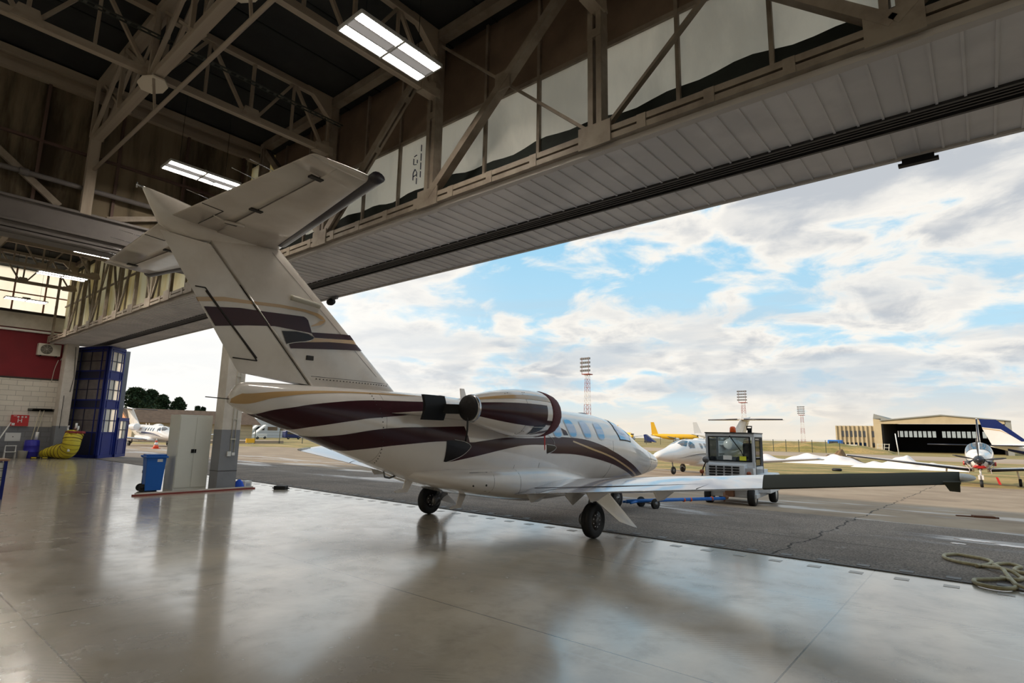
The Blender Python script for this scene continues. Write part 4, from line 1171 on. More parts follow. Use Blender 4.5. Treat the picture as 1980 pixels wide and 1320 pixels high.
        b.loft([airfoil((s_*x, Yl(yl), z), (s_*x, Yl(yt), z), th, (0, 0, 1), 10) for x, yl, yt, z, th in ((.35, 8.1, 5.0, 1.90, .09), (.70, 8.0, 5.25, 1.93, .075), (.95, 7.85, 5.95, 1.97, .06), (1.1, 7.8, 6.1, 1.98, .06))]); b.build('engine_pylon', JW, J)
        MB().box((s_*.80-.03, Yl(7.30), 1.60), (s_*.80+.05, Yl(7.55), 1.66)).build('drain_scoop', JW, J, .01)
    # --- small fittings
    b = MB()
    for y, h in ((7.05, .17), (7.75, .15)):
        b.prism([(-.008, Yl(y)-.04, 2.22), (-.008, Yl(y)+.12, 2.22), (-.008, Yl(y)+.03, 2.22+h+.03), (-.008, Yl(y)-.07, 2.22+h+.03)], (.016, 0, 0))
    b.build('blade_antenna', JW, J)
    b = MB(); b.loft([[(.09*k_*math.cos(a), Yl(11.0)+.2*k_*math.sin(a), 2.11+h) for a in [2*PI*k/16 for k in range(16)]] for k_, h in ((1, 0), (.95, .03), (.6, .05), (.1, .055))]); b.build('roof_beacon', STEELG, J)
    if full:
        for y, z, h in ((5.85, .86, .17), (7.05, .54, .19)):
            b = MB(); b.prism([(-.01, Yl(y)+.18, z+.1), (-.01, Yl(y), z+.1), (-.01, Yl(y)-.06, z+.1-h), (-.01, Yl(y)-.22, z+.07-h), (-.01, Yl(y)-.2, z+.04-h), (-.01, Yl(y)+.03, z+.04-h)], (.02, 0, 0)); b.build('belly_antenna', JW, J)
        b = MB(); b.tube([(-.0, Yl(5.40), 1.06), (.0, Yl(5.43), .98), (0, Yl(5.52), .96), (0, Yl(5.68), 1.0)], .014, 8); b.build('tail_skid', STEELG, J)
        b = MB(); b.tube([(0, Yl(3.05), 2.0), (0, Yl(2.75), 2.01)], .006, 5); b.build('static_wick', BLKP, J)
    return J
J1 = make_jet('business_jet', 'large white business jet with maroon and gold swooshes, tail inside the hangar', 'maroon', (-7.04, 8.2, 0), .0192)

# ---- pixel helper for far things: where the sight line through (px, py) meets a real plane
def sight(px, py, axis, val):
    d = _R*((px-990)/FPX) - _U*((py-660)/FPX) + _f
    return EYE + d*((val-EYE[axis])/d[axis])

# second light jet, parked facing us behind the tug
J2 = make_jet('business_jet', 'white light jet parked nose-on behind the white tow tractor, thin black side lines', 'line', (-14.52, 38.1, gz(38.1)+.01), PI-.1275, full=False)
J2.rotation_euler = (.045, 0, PI-.1275)
J3 = make_jet('business_jet', 'sunlit white jet with blue side flash seen through the far left opening', 'blue', (-69.6, 22.36, gz(22.36)), -1.47, full=False)

# ---- single-engine turboprop facing us, right
def turboprop(loc, rz):
    t = thing('propeller_plane', 'single-propeller plane facing us with dark blue wing edges and red engine plugs', 'airplane', loc, rz)
    # local frame: nose towards -Y, wheels at z = 0
    sec = [(0,.26,1.50,.26),(.25,.36,1.46,.40),(.8,.46,1.42,.50),(1.5,.56,1.46,.56),(2.0,.62,1.56,.66),(2.5,.66,1.66,.80),(3.2,.68,1.66,.80),(4.6,.66,1.62,.78),(6.2,.46,1.62,.56),(8.2,.20,1.66,.26),(9.0,.08,1.72,.12)]
    b = MB(); R = []
    for y, hw, zc, hh in sec: R.append([(hw*math.copysign(abs(math.cos(a))**.85, math.cos(a)), y, zc+hh*math.copysign(abs(math.sin(a))**.85, math.sin(a))) for a in [2*PI*k/32 for k in range(32)]])
    b.loft(R); b.build('fuselage', JW, t)
    b = MB(); b.loft([[(hw*1.015*math.cos(a), y, zc+hh*1.015*math.sin(a)) for a in [PI+PI*k/14 for k in range(15)]] for y, hw, zc, hh in sec[:5]]); b.build('lower_cowling', NAVYD, t)
    def body(y, a, off=0.):
        k = 0
        while k < len(sec)-2 and y > sec[k+1][0]: k += 1
        f = (y-sec[k][0])/(sec[k+1][0]-sec[k][0]); hw, zc, hh = [sec[k][q]+(sec[k+1][q]-sec[k][q])*f for q in (1, 2, 3)]
        c, s2 = math.cos(a), math.sin(a)
        return Vector(((hw+off)*math.copysign(abs(c)**.85, c), y-off, zc+(hh+off)*math.copysign(abs(s2)**.85, s2)))
    for s_ in (1, -1):
        b = MB(); rows = []
        for i in range(9):
            f = i/8; rows.append([body(1.62+.78*f+.25*g, (1.50-1.12*g), .012) for g in [q/8 for q in range(9)]])
        rows = [[Vector((s_*p.x, p.y, p.z)) for p in r] for r in rows]
        b.grid(rows); b.build('windshield', DGL, t)
        b = MB(); b.tube([(s_*.42, .55, 1.32), (s_*.60, .35, 1.30), (s_*.62, .9, 1.28)], .10, 10); b.build('exhaust_stack', STEELG, t)
        b = MB(); b.lathe([(.11, -.04), (.11, .04)], (s_*.68, .42, 1.29), 'x', 14); b.build('exhaust_plug', REDR, t)
        b = MB(); b.loft([airfoil((s_*x, yl, z), (s_*x, yt, z-.02), .14, (0, 0, 1), 10) for x, yl, yt, z in ((.3, 2.0, 3.9, .86), (2.5, 2.25, 3.75, 1.05), (6.9, 2.7, 3.6, 1.45))]); b.build('wing', JW, t)
        b = MB(); b.loft([[(s_*x, yl-.03+.10*(1-math.cos(a))/2, z+.075*math.sin(a)*(1-x*.06)) for a in [2*PI*k/10 for k in range(10)]] for x, yl, z in ((.4, 2.0, .86), (2.5, 2.25, 1.05), (6.85, 2.68, 1.45))]); b.build('deice_boot', NAVYD, t)
        b = MB(); b.loft([airfoil((s_*x, 8.0+.1*x, 2.28), (s_*x, 8.75, 2.28), .1, (0, 0, 1), 8) for x in (.05, 2.8)]); b.build('tailplane', JW, t)
        b = MB(); b.tube([(s_*.05, 7.98, 2.28), (s_*2.8, 8.26, 2.28)], .04, 8); b.build('deice_boot', NAVYD, t)
        b = MB(); wheel(b, (s_*1.7, 3.1, .22), .22, .14); b.build('main_wheel', [BLK, STEELG], t)
        MB().tube([(s_*1.7, 3.1, .24), (s_*1.6, 3.0, .95)], .045).build('gear_leg', JW, t)
    b = MB(); wheel(b, (0, .35, .2), .2, .15); b.build('nose_wheel', [BLK, STEELG], t)
    b = MB(); b.tube([(0, .35, .22), (0, .55, 1.0)], .05); b.box((-.12, .25, .42), (-.04, .5, .66)); b.box((.04, .25, .42), (.12, .5, .66)); b.build('nose_leg', JW, t)
    b = MB(); b.loft([airfoil((0, yl, z), (0, yt, z), .12, (1, 0, 0), 8) for yl, yt, z in ((7.0, 8.9, 1.8), (7.9, 9.1, 3.2), (8.3, 9.15, 4.05))]); b.build('vertical_fin', JW, t)
    b = MB(); b.tube([(0, 7.0, 1.85), (0, 7.9, 3.2), (0, 8.28, 4.0)], .045, 8); b.build('fin_boot', NAVYD, t)
    b = MB(); b.lathe([(.02, -.42), (.12, -.34), (.2, -.18), (.25, 0), (.25, .06)], (0, 0, 1.50), 'y', 24); b.build('spinner', princ('spinner_dark', (52, 54, 62), .25, metal=.4), t)
    for a in (PI/2+.02, PI-.2, .12):
        b = MB(); ca, sa = math.cos(a), math.sin(a); R = []
        for r, w_, tw in ((.2,.03,.9),(.4,.05,.8),(.75,.06,.55),(1.0,.05,.4),(1.17,.02,.35)):
            c = Vector((r*ca, -.10, 1.5+r*sa)); tg = Vector((-sa*math.cos(tw), math.sin(tw), ca*math.cos(tw))); nn = Vector((sa*math.sin(tw), math.cos(tw), -ca*math.sin(tw)))
            R.append([c+tg*w_+nn*0, c+nn*.014, c-tg*w_, c-nn*.014])
        b.loft(R); b.build('propeller_blade', princ('blade_dark', (60, 58, 60), .4), t)
    b = MB(); b.loft([[(.34*math.cos(a)*k_, y, 1.12+.10*math.sin(a)*k_) for a in [2*PI*k/20 for k in range(20)]] for y, k_ in ((.15, 1), (.08, .9), (.05, .3))]); b.build('intake_plug', REDR, t)
    for s_ in (1, -1):
        b = MB(); b.tube([(s_*.55, .3, 1.28), (s_*.35, .05, 1.05), (s_*.12, -.12, 1.32)], .02, 6); b.tube([(s_*.62, .35, 1.2), (s_*.45, .1, .95), (s_*.5, 0, .75)], .018, 6); b.build('tie_strap', princ('strap_pale', (186, 170, 166), .7), t)
    b = MB(); b.prism([(.62, -.1, .62), (.72, -.1, .60), (.84, -.1, .22), (.72, -.1, .22)], (0, .02, 0)); b.build('warning_streamer', REDR, t)
    return t
tp = turboprop((-.47, 41.1, gz(41.3)), 0.0)

# ---- navy and white tail of the aircraft parked behind it, far right
t = thing('parked_plane', 'plane with swept navy and white tail, cut off by the right picture edge', 'airplane', (1.1, 57, -1.05)); t.scale = (1.1, 1.1, 1.1)
b = MB(); R = []
for x, zc, hh, hw in ((-.9,2.28,.06,.05),(0,2.2,.24,.2),(1.5,2.0,.5,.42),(3.2,1.85,.75,.65),(6.5,1.75,.85,.75),(9,1.6,.7,.6),(10.5,1.45,.3,.25)):
    R.append([(x, hw*math.cos(a), zc+hh*math.sin(a)) for a in [2*PI*k/24 for k in range(24)]])
b.loft(R); b.build('fuselage', JW, t)
b = MB(); b.loft([[(x, hw*1.02*math.cos(a), zc+hh*1.02*math.sin(a)) for a in [PI*1.12+PI*.3*k/8 for k in range(9)]] for x, zc, hh, hw in ((0,2.2,.24,.2),(1.5,2.0,.5,.42),(3.2,1.85,.75,.65),(6.5,1.75,.85,.75))], cap=False); b.build('side_stripe', NAVY, t)
def fslab(P, y0, w_, mat, nm):
    MB().prism([(p[0], y0, p[1]) for p in P], (0, w_, 0)).build(nm, mat, t, .01)
fslab([(-1.34,4.10),(-.45,4.05),(1.0,2.6),(.6,2.2),(-.75,2.2),(-1.2,3.4)], -.06, .12, JW, 'vertical_fin')
fslab([(-1.36,4.12),(-.43,4.07),(1.05,2.62),(.75,2.6),(-.25,3.42),(-1.24,3.55)], -.075, .15, NAVY, 'fin_tip_paint')
fslab([(-1.22,3.50),(-.3,3.36),(.3,2.98),(-.3,3.30),(-1.20,3.44)], -.08, .16, JG, 'gold_line')
b = MB(); b.loft([airfoil((x0, y, 2.3), (x1, y, 2.3), .1, (0, 0, 1), 8) for x0, x1, y in ((.7,-.9,-.1),(.1,-1.0,-2.6))]); b.build('tailplane', JW, t)
b = MB(); b.loft([airfoil((x0, y, z), (x1, y, z), .12, (0, 0, 1), 8) for x0, x1, y, z in ((6.4,4.2,-.3,1.2),(5.8,4.6,-5.5,1.5))]); b.build('wing', JW, t)
for x, y in ((4.8,-1.6),(4.8,1.6),(9,0)):
    b = MB(); wheel(b, (x, y, .25), .25, .15, 'y'); b.build('wheel', [BLK, STEELG], t)
    MB().tube([(x, y, .28), (x, y*.9, 1.3)], .05).build('gear_leg', STEELG, t)

# ---- tow tractor
TX, TY = -5.72, 16.5
t = thing('tow_tractor', 'white boxy airport tow tractor with glazed cab and orange beacon', 'tractor', (TX, TY, gz(17.4)), .10)
# local: front (grille) towards -Y; width x -0.72..0.72
b = MB(); b.prism([(-.66,-.02,1.05),(-.66,.10,.30),(-.66,2.1,.30),(-.66,2.1,.95)], (1.32, 0, 0)); b.box((-.70,.1,.22),(.70,2.2,.34)); b.box((.60,.55,.35),(.98,2.0,.86)); b.build('body', TUGW, t, .015)
b = MB(); b.prism([(-.64,.55,1.03),(-.60,-.12,.90),(-.60,-.16,.52),(-.64,.0,.42),(.42,.0,.42),(.38,-.16,.52),(.38,-.12,.90),(.62,.55,1.08)][0:0] or [(-.6,.5,1.18),(-.6,-.10,1.13),(-.6,-.16,.70),(-.6,-.14,.45),(-.6,.5,.45)], (1.05, 0, 0)); b.build('hood', TUGW, t, .02)
b = MB()
for i in range(4):
    for j in range(5): b.box((-.50+.215*i, -.165, .74+.075*j), (-.33+.215*i, -.11, .78+.075*j))
b.build('grille', BLKP, t)
for x in (-.72, .56):
    b = MB(); b.lathe([(.06, -.03), (.06, .02), (.04, .05)], (x, -.10, .90), 'y', 16); b.build('indicator_lamp', princ('lamp_amber_dark', (150, 74, 40), .3), t)
b = MB()
zc0, zc1 = 1.06, 2.0
for x in (-.66, .62): b.box((x-.035, .28, zc0), (x+.035, .36, zc1)); b.box((x-.035, 1.42, zc0), (x+.035, 1.5, zc1))
b.box((-.70, .28, zc1-.10), (.66, 1.5, zc1)); b.box((-.70, .28, zc0-.02), (.66, .38, zc0+.14)); b.box((-.70, .3, .80), (.66, 1.5, zc0)); b.box((-.66,1.44,.9),(.62,1.5,1.3))
b.build('cab_frame', TUGW, t, .012)
b = MB(); b.box((-.71, .26, zc1), (.67, 1.52, zc1+.03)); b.build('cab_roof', princ('roof_seal_dark', (60, 62, 64), .5), t)
b = MB()
P = [(-.60, 1.22), (.54, 1.22), (.54, 1.90), (-.60, 1.90)]
for a, c in zip(P, P[1:]+P[:1]): b.bar((a[0], .272, a[1]), (c[0], .272, c[1]), .03, .03, (0, 1, 0))
b.build('window_seal', BLKP, t)
b = MB(); b.box((-.61, .285, 1.2), (.57, .291, 1.9)); b.build('windscreen', TGL, t)
b = MB(); b.box((-.61, 1.46, 1.3), (.57, 1.466, 1.9)); b.build('rear_window', TGL, t)
for x in (-.66, .62): MB().box((x-.003, .38, 1.1), (x+.003, 1.4, 1.86)).build('side_window', TGL, t)
b = MB(); b.box((.655, .36, .5), (.665, .40, 1.9)); b.box((.655, 1.38, .5), (.665, 1.42, 1.9)); b.box((.655, .36, 1.86), (.665, 1.42, 1.9)); b.build('door_seal', BLKP, t)
b = MB(); b.lathe([(.085, 0), (.09, .02), (.085, .13), (.06, .17), (.01, .18)], (.02, .6, zc1+.03), 'z', 20); b.build('beacon', ORANGE, t)
b = MB(); b.tube([(.50, .55, zc1+.03), (.50, .55, zc1+.16)], .06, 12); b.tube([(.45, .5, zc1+.10), (.43, .5, zc1+.21), (.57, .5, zc1+.21), (.55, .5, zc1+.10)], .02, 8); b.build('work_light', BLKP, t)
b = MB(); b.bar((.0, .25, 1.93), (.30, .25, 1.50), .035, .02); b.bar((.30, .245, 1.52), (.36, .245, 1.36), .02, .02); b.build('wiper', BLKP, t)
b = MB(); b.tube([(-.70, -.02, .35), (-.74, -.06, .7), (-.70, -.04, 1.0), (-.6, -.05, 1.2)], .018, 8); b.build('exhaust_hose', BLKP, t)
b = MB(); b.lathe([(.09, -.02), (.09, .02)], (-.60, -.10, 1.24), 'y', 16); b.build('mirror', STEELG, t)
b = MB(); b.box((-.2, .26, 1.25), (.04, .27, 1.37)); b.build('paper_sheet', WHITE, t); b = MB(); b.box((.25, .26, 1.24), (.43, .27, 1.36)); b.build('yellow_card', princ('card_yellow', (226, 226, 60), .6), t)
b = MB(); b.tube([(.22, .75, 1.26), (.22, .74, 1.29)], .18, 14); b.build('steering_wheel', BLKP, t)
b = MB(); b.box((-.5, .38, .98), (.5, .6, 1.14)); b.build('dashboard', BLKP, t, .02); b = MB(); b.box((.16, 1.1, .98), (.46, 1.24, 1.72)); b.build('seat', princ('seat_grey', (96, 92, 96), .8), t, .05)
b = MB(); b.box((.62, .9, .70), (1.02, 1.9, .84)); b.build('side_shelf', WHITE, t, .01)
for x, y in ((-.62, .25), (.56, .22), (-.62, 1.75), (.84, 1.75)):
    b = MB(); wheel(b, (x, y, .26), .26, .2, rim=.62); b.build('wheel', [BLK, WHITE], t)
MB().box((-.1, -.1, .25), (.12, .1, .42)).build('tow_hitch', princ('hitch_rust', (120, 84, 60), .7), t)

# ---- blue towbar from the jet nose wheel to the tractor
a = Vector((-6.98, 12.85, .12)); c = Vector((-5.75, 16.15, .10))
t = thing('towbar', 'blue aircraft towbar on small wheels between nose wheel and tractor', 'towbar', (a.x, a.y, gz(a.y)), 0)
d = c-a; d2 = Vector((d.x, d.y, 0)).normalized(); n2 = Vector((d2.y, -d2.x, 0))
b = MB(); b.tube([(0,0,.16), tuple(d*.25+Vector((0,0,.16))), tuple(d+Vector((0,0,.12)))], .045, 12); b.tube([tuple(n2*.14+Vector((0,0,.14))), tuple(d*.10+Vector((0,0,.15)))], .03); b.tube([tuple(-n2*.14+Vector((0,0,.14))), tuple(d*.10+Vector((0,0,.15)))], .03); b.build('bar', TOWB, t)
for s_ in (-1, 1):
    p = d*.20+n2*(.26*s_)
    b = MB(); wheel(b, (0, 0, 0), .13, .08, 'x', .5, 20)
    o = b.build('towbar_wheel', [BLK, STEELG], t); o.location = (p.x, p.y, .10); o.rotation_euler = (0, 0, math.atan2(n2.y, n2.x))
b = MB(); b.bar(tuple(d*.20-n2*.26+Vector((0,0,.10))), tuple(d*.20+n2*.26+Vector((0,0,.10))), .03); b.build('axle', STEELG, t)
b = MB()
for f in (.55, .62, .85): b.tube([tuple(d*f+Vector((0,0,.135))), tuple(d*(f+.012)+Vector((0,0,.135)))], .052, 12)
b.build('orange_band', ORANGE, t)
b = MB(); b.tube([(d.x, d.y, .13), (d.x+.12*d2.x, d.y+.12*d2.y, .13)], .055); b.tube([(d.x, d.y, .02), (d.x, d.y, .26)], .03); b.build('coupling', princ('hitch_rust', (120, 84, 60), .7), t)

# ---- coiled hose on the threshold
def spline(pts, n=6):
    out = []
    for i in range(len(pts)-1):
        p0 = Vector(pts[max(i-1, 0)]); p1 = Vector(pts[i]); p2 = Vector(pts[i+1]); p3 = Vector(pts[min(i+2, len(pts)-1)])
        for k in range(n):
            u = k/n; out.append(.5*((2*p1)+(-p0+p2)*u+(2*p0-5*p1+4*p2-p3)*u*u+(-p0+3*p1-3*p2+p3)*u**3))
    return out+[Vector(pts[-1])]
hp = [(-0.272,10.271),(-0.168,10.499),(-0.115,10.767),(-0.125,10.982),(-0.214,11.127),(-0.376,11.21),(-0.518,11.269),(-0.642,11.073),(-0.655,10.88),(-0.613,10.681),(-0.469,10.459),(-0.326,10.384),(-0.199,10.343),(-0.067,10.115),(0.077,9.959),(0.15,9.852),(0.177,9.708),(0.131,9.53),(0.02,9.488),(-0.12,9.286),(-0.258,9.12),(-0.275,9.008),(-0.255,8.872),(-0.165,8.78),(-0.036,8.761),(0.068,8.861),(0.107,9.043),(0.087,9.265),(0.025,9.73),(0.01,9.966),(-0.065,10.313),(-0.084,10.625),(-0.008,10.83),(0.099,10.892),(0.197,10.735),(0.141,10.557),(0.12,10.339),(0.161,10.226),(0.227,10.179),(.5,10.3),(.9,10.0)]
sp = spline([(x*1.0, y, gz(y)+.028+(.034 if i in (13, 14, 28, 29, 30) else 0)) for i, (x, y) in enumerate(hp)])
tag(recenter(MB().tube(sp, .024, 8).build('hose', ROPE)), 'beige hose lying in loose loops across the door rail, lower right', 'hose')
sp = spline([(-.02, 9.62, gz(9.62)+.025), (.07, 9.35, gz(9.35)+.04), (.10, 9.12, .04), (.12, 8.98, .05), (.28, 8.82, .03), (.5, 8.7, .03)])
tag(recenter(MB().tube(sp, .020, 8).build('hose_end', ROPE)), 'loose beige hose end crossing the rail beside the loops', 'hose')

# ---- cabinet, wheelie bin and clutter by the pillar
t = thing('steel_cabinet', 'tall grey two-door steel cabinet beside the pillar', 'cabinet', (-17.0, 6.46, 0))
MB().box((-.36, -.42, 0), (.33, .42, 2.0)).build('body', CAB, t, .006)
for s_ in (-1, 1):
    dd = MB().box((.331, .01 if s_ > 0 else -.405, .07), (.345, .405 if s_ > 0 else -.01, 1.94)).build('cabinet_door', CAB, t, .004)
    if s_ < 0: MB().box((.345, -.07, .98), (.362, .0, 1.08)).box((.362, -.055, 1.0), (.372, -.02, 1.03)).build('lock_handle', BLKP, dd)
    else: MB().box((.345, .015, .98), (.355, .06, 1.08)).build('lock_plate', BLKP, dd)
t = thing('wheelie_bin', 'blue plastic wheelie bin with closed lid left of the cabinet', 'bin', (-16.92, 5.62, 0), -.12)
b = MB(); b.loft([[(-.2*k, -.21*k, z), (.22*k, -.21*k, z), (.22*k, .21*k, z), (-.2*k, .21*k, z)] for k, z in ((.88, .03), (1.0, .60), (1.08, .88))], smooth=False); b.build('bin_body', BIN, t, .015)
b = MB(); b.box((-.25, -.26, .86), (.28, .26, .91)); b.box((-.22, -.23, .91), (.24, .23, .95)); b.box((-.26, -.28, .88), (-.18, .28, .92)); b.build('bin_lid', BIN, t, .012)
for x in (-.14, .14):
    b = MB(); wheel(b, (x, -.23, .1), .1, .04, 'x', .5, 18); b.build('bin_wheel', [BLK, BLK], t)
MB().box((.233, .02, .76), (.237, .14, .83)).build('sticker', WHITE, t)
b = MB(); b.bar((-15.93, 4.95, .045), (-15.98, 7.85, .045), .05, .05); b.cur = 1; b.bar((-15.93, 4.9, .018), (-15.98, 7.9, .018), .11, .036)
tag(recenter(b.build('floor_barrier', [CONC, princ('barrier_red', (132, 52, 44), .6)])), 'low white and red barrier bar on the floor before cabinet and pillar', 'barrier')
b = MB(); b.box((-.12, -.10, 0), (.12, .10, .19)); o = b.build('cardboard_box', WHITE, None, .004); o.location = (-16.4, 7.86, 0); tag(o, 'small white box standing at the foot of the pillar', 'box')
MB().box((.121, -.06, .05), (.123, .06, .13)).build('box_label', princ('label_grey', (170, 176, 190), .5), o)
b = MB(); b.loft([[(.11*k*math.cos(a)*(1+.2*math.sin(3*a)), .13*k*math.sin(a)*(1+.15*math.cos(4*a)), z) for a in [2*PI*i/16 for i in range(16)]] for k, z in ((1.1, 0), (1.0, .08), (.7, .18), (.3, .24), (.05, .25))])
o = b.build('blue_rag', princ('rag_blue', (34, 84, 200), .8)); o.location = (-16.25, 7.58, 0); tag(o, 'crumpled bright blue cloth at the pillar foot', 'cloth')
o = MB().lathe([(.06, 0), (.065, .02), (.06, .16), (.035, .20), (.03, .25)], n=16).build('orange_bottle', princ('bottle_orange', (206, 104, 52), .5)); o.location = (-16.5, 7.56, 0); tag(o, 'small orange bottle behind the blue cloth', 'bottle')
o = MB().box((-.16, -.12, 0), (.16, .12, .10)).box((-.24, -.02, .02), (-.16, .02, .05)).box((.16, -.02, .02), (.24, .02, .05)).build('black_case', BLKP, None, .01); o.location = (-15.35, 8.35, 0); o.rotation_euler = (0, 0, .7); tag(o, 'small flat black case alone on the floor near the rail', 'case')
t = thing('crate_stack', 'dark plastic crate tucked between bin and cabinet', 'crate', (-17.5, 5.75, 0))
MB().box((-.15, -.15, 0), (.15, .15, .42)).build('crate_body', princ('crate_dark', (54, 46, 44), .7), t, .01); MB().box((-.16, -.16, .42), (.16, .16, .50)).build('crate_lid', BLKP, t, .01)

# ---- far left corner
t = thing('ventilation_duct', 'ribbed yellow flexible duct snaking from a red fan to the floor', 'duct', (-36.1, 7.7, 0))
pth = spline([(-.95, -.55, .19), (-.65, -.40, .26), (-.25, -.15, .34), (.2, .0, .37), (.62, .12, .42), (.85, .18, .70), (.82, .22, 1.02), (.72, .30, 1.25)], 14)
rr = []
for i, p in enumerate(pth):
    f = i/(len(pth)-1); rr.append((.17+.20*min(1, f*2.6))*(1+.045*math.cos(i*PI)))
b = MB(); b.tube(pth, rr, 28); b.build('duct_hose', YEL, t)
b = MB()
for i in range(2, len(pth)-1, 5):
    dr = (pth[i+1]-pth[i-1]).normalized(); b.tube([pth[i]-dr*.008, pth[i]+dr*.008], rr[i]*1.035, 28)
b.build('duct_ribs', princ('rib_brown', (92, 66, 32), .6), t)
b = MB(); b.lathe([(.40, 0), (.42, .04), (.40, .12)], (.72, .32, 1.26), 'z', 28); b.box((.3, -.02, 1.30), (1.16, .5, 1.36)); b.build('fan_ring', princ('fan_red', (136, 34, 34), .5), t)
b = MB(); b.tube([(.32, .1, 1.42), (.22, .1, 1.46), (.22, .1, 1.60), (.34, .1, 1.62)], .04); b.tube([(.60, .3, 1.50), (.78, .3, 1.56), (.80, .3, 1.78)], .05); b.tube([(1.1, .3, 1.42), (1.22, .3, 1.5), (1.2, .3, 1.64)], .04); b.tube([(.95, .05, .45), (1.1, .05, .5), (1.12, .05, .38)], .06); b.build('fan_fittings', WHITE, t)
t = thing('oil_drum', 'blue plastic drum standing by the brick wall', 'drum', (-37.05, 6.68, 0))
MB().lathe([(.27, 0), (.30, .03), (.31, .3), (.325, .32), (.31, .34), (.31, .6), (.325, .62), (.31, .64), (.30, .86), (.27, .9), (.26, .88)], n=28).build('drum_body', BARREL, t)
o = tag(recenter(MB().tube([(-37.1, 6.82, .9), (-37.1, 6.84, 1.3)], .07, 12).build('tube_roll', WHITE)), 'white paper roll standing on top of the blue drum', 'roll')
for (y0, y1, lab) in ((6.62, 7.05, 'left of two long squeegees leaning on the brick wall'), (6.72, 7.22, 'right of two long squeegees leaning on the brick wall')):
    t = thing('floor_squeegee', lab, 'squeegee', (-37.6, y0, 0), 0, 'long floor squeegees leaning on the brick wall')
    dx_ = -.28
    MB().tube([(0, 0, 0), (dx_, y1-y0-.1, 2.42)], .02).build('handle', princ('handle_pale', (196, 186, 164), .5), t)
    MB().box((dx_-.04, y1-y0-.6, 2.42), (dx_+.05, y1-y0+.42, 2.50)).build('squeegee_head', princ('squeegee_grey', (96, 92, 84), .6), t, .01)
    MB().box((dx_-.015, y1-y0-.6, 2.36), (dx_+.015, y1-y0+.42, 2.43)).build('rubber_blade', BLK, t)
t = thing('hose_cabinet', 'red fire hose cabinet with white H on the brick wall', 'cabinet', (X0, 6.2, 1.58))
MB().box((0, -.35, 0), (.16, .35, .56)).build('cabinet_box', REDP, t, .006)
b = MB()
for y in (-.085, .055): b.box((.161, y, .18), (.166, y+.03, .38))
b.box((.161, -.07, .265), (.166, .07, .295)); b.box((.161, -.27, .50), (.166, -.14, .52)); 
for y in (-.08, .08, .22): b.lathe([(.045, 0), (.045, .004)], (.162, y, .46), 'x', 12)
b.box((.161, -.30, .03), (.166, -.18, .15)); b.build('white_marks', WHITE, t)
t = thing('air_conditioner', 'beige air conditioner unit high on the dark red wall', 'air conditioner', (X0, 6.92, 5.27))
MB().box((0, -.48, 0), (.34, .48, .62)).build('casing', TAN, t, .02)
b = MB(); b.lathe([(.25, 0), (.26, .01), (.05, .02)], (.335, -.12, .32), 'x', 28); b.build('fan_opening', princ('fan_dark', (84, 80, 72), .6), t)
b = MB()
for k in range(5): b.tube([(.36, -.12+(.05+.05*k)*math.cos(q*PI/12), .32+(.05+.05*k)*math.sin(q*PI/12)) for q in range(24)], .005, 4, False, True)
for k in range(4): b.tube([(.36, -.12-.25*math.cos(k*PI/4), .32-.25*math.sin(k*PI/4)), (.36, -.12+.25*math.cos(k*PI/4), .32+.25*math.sin(k*PI/4))], .005, 4)
for k in range(12): b.box((.341, .22, .08+.04*k), (.348, .42, .09+.04*k))
b.build('fan_guard', TAN, t)
b = MB(); b.box((.02, -.35, -.05), (.36, -.31, 0)); b.box((.02, .31, -.05), (.36, .35, 0)); b.build('bracket', BLKP, t)
b = MB(); b.tube(spline([(X0+.15, 7.48, 5.1), (X0+.1, 7.62, 5.5), (X0+.05, 7.7, 6.2), (X0+.1, 7.5, 6.42)]), .02, 6); b.tube(spline([(X0+.1, 7.4, 5.1), (X0+.06, 7.3, 4.6), (X0+.04, 7.25, 3.9)]), .015, 6)
tag(recenter(b.build('coolant_pipe', TAN)), 'thin pale pipes running from the air conditioner', 'pipe')
t = thing('notice_board', 'blank white panel mounted low on the grey brickwork', 'panel', (X0, 6.05, .82)); MB().box((0, -.3, 0), (.02, .3, .42)).build('board', WHITE, t)
MB().box((.02, -.02, .2), (.03, .02, .24)).build('knob', BLKP, t)
t = thing('step_ladder', 'small white step stool against the brick wall', 'step stool', (-37.2, 5.9, 0))
b = MB()
for y in (-.2, .2): b.bar((.15, y, 0), (0, y, .62), .035); b.bar((-.15, y, 0), (0, y, .62), .035)
b.build('frame', WHITE, t)
for z, x in ((.30, .09), (.60, .02)): MB().box((x-.08, -.22, z), (x+.1, .22, z+.03)).build('step', WHITE, t)
o = MB().lathe([(.16, 0), (.20, .36), (.21, .38), (.19, .36)], n=20).build('bucket', princ('bucket_grey', (172, 168, 160), .6)); o.location = (-36.75, 6.32, 0); tag(o, 'grey bucket beside the blue drum', 'bucket')
b = MB(); b.loft([[(.5*k*math.cos(a)*(1+.12*math.sin(3*a)), .75*k*math.sin(a)*(1+.1*math.cos(5*a)), z) for a in [2*PI*i/20 for i in range(20)]] for k, z in ((.8, .0), (.85, .5), (1.0, .85), (.9, 1.05), (.5, 1.18), (.1, 1.2))])
o = b.build('covered_heap', BLKC); o.location = (-36.9, 4.6, 0); tag(o, 'equipment under a black cover by the brick wall', 'covered equipment')
o = tag(recenter(MB().tube([(-36.8, 5.35, .9), (-37.75, 5.85, 1.75)], .03, 8).build('mop_handle', WHITE)), 'white pole leaning against the fire hose cabinet', 'pole')
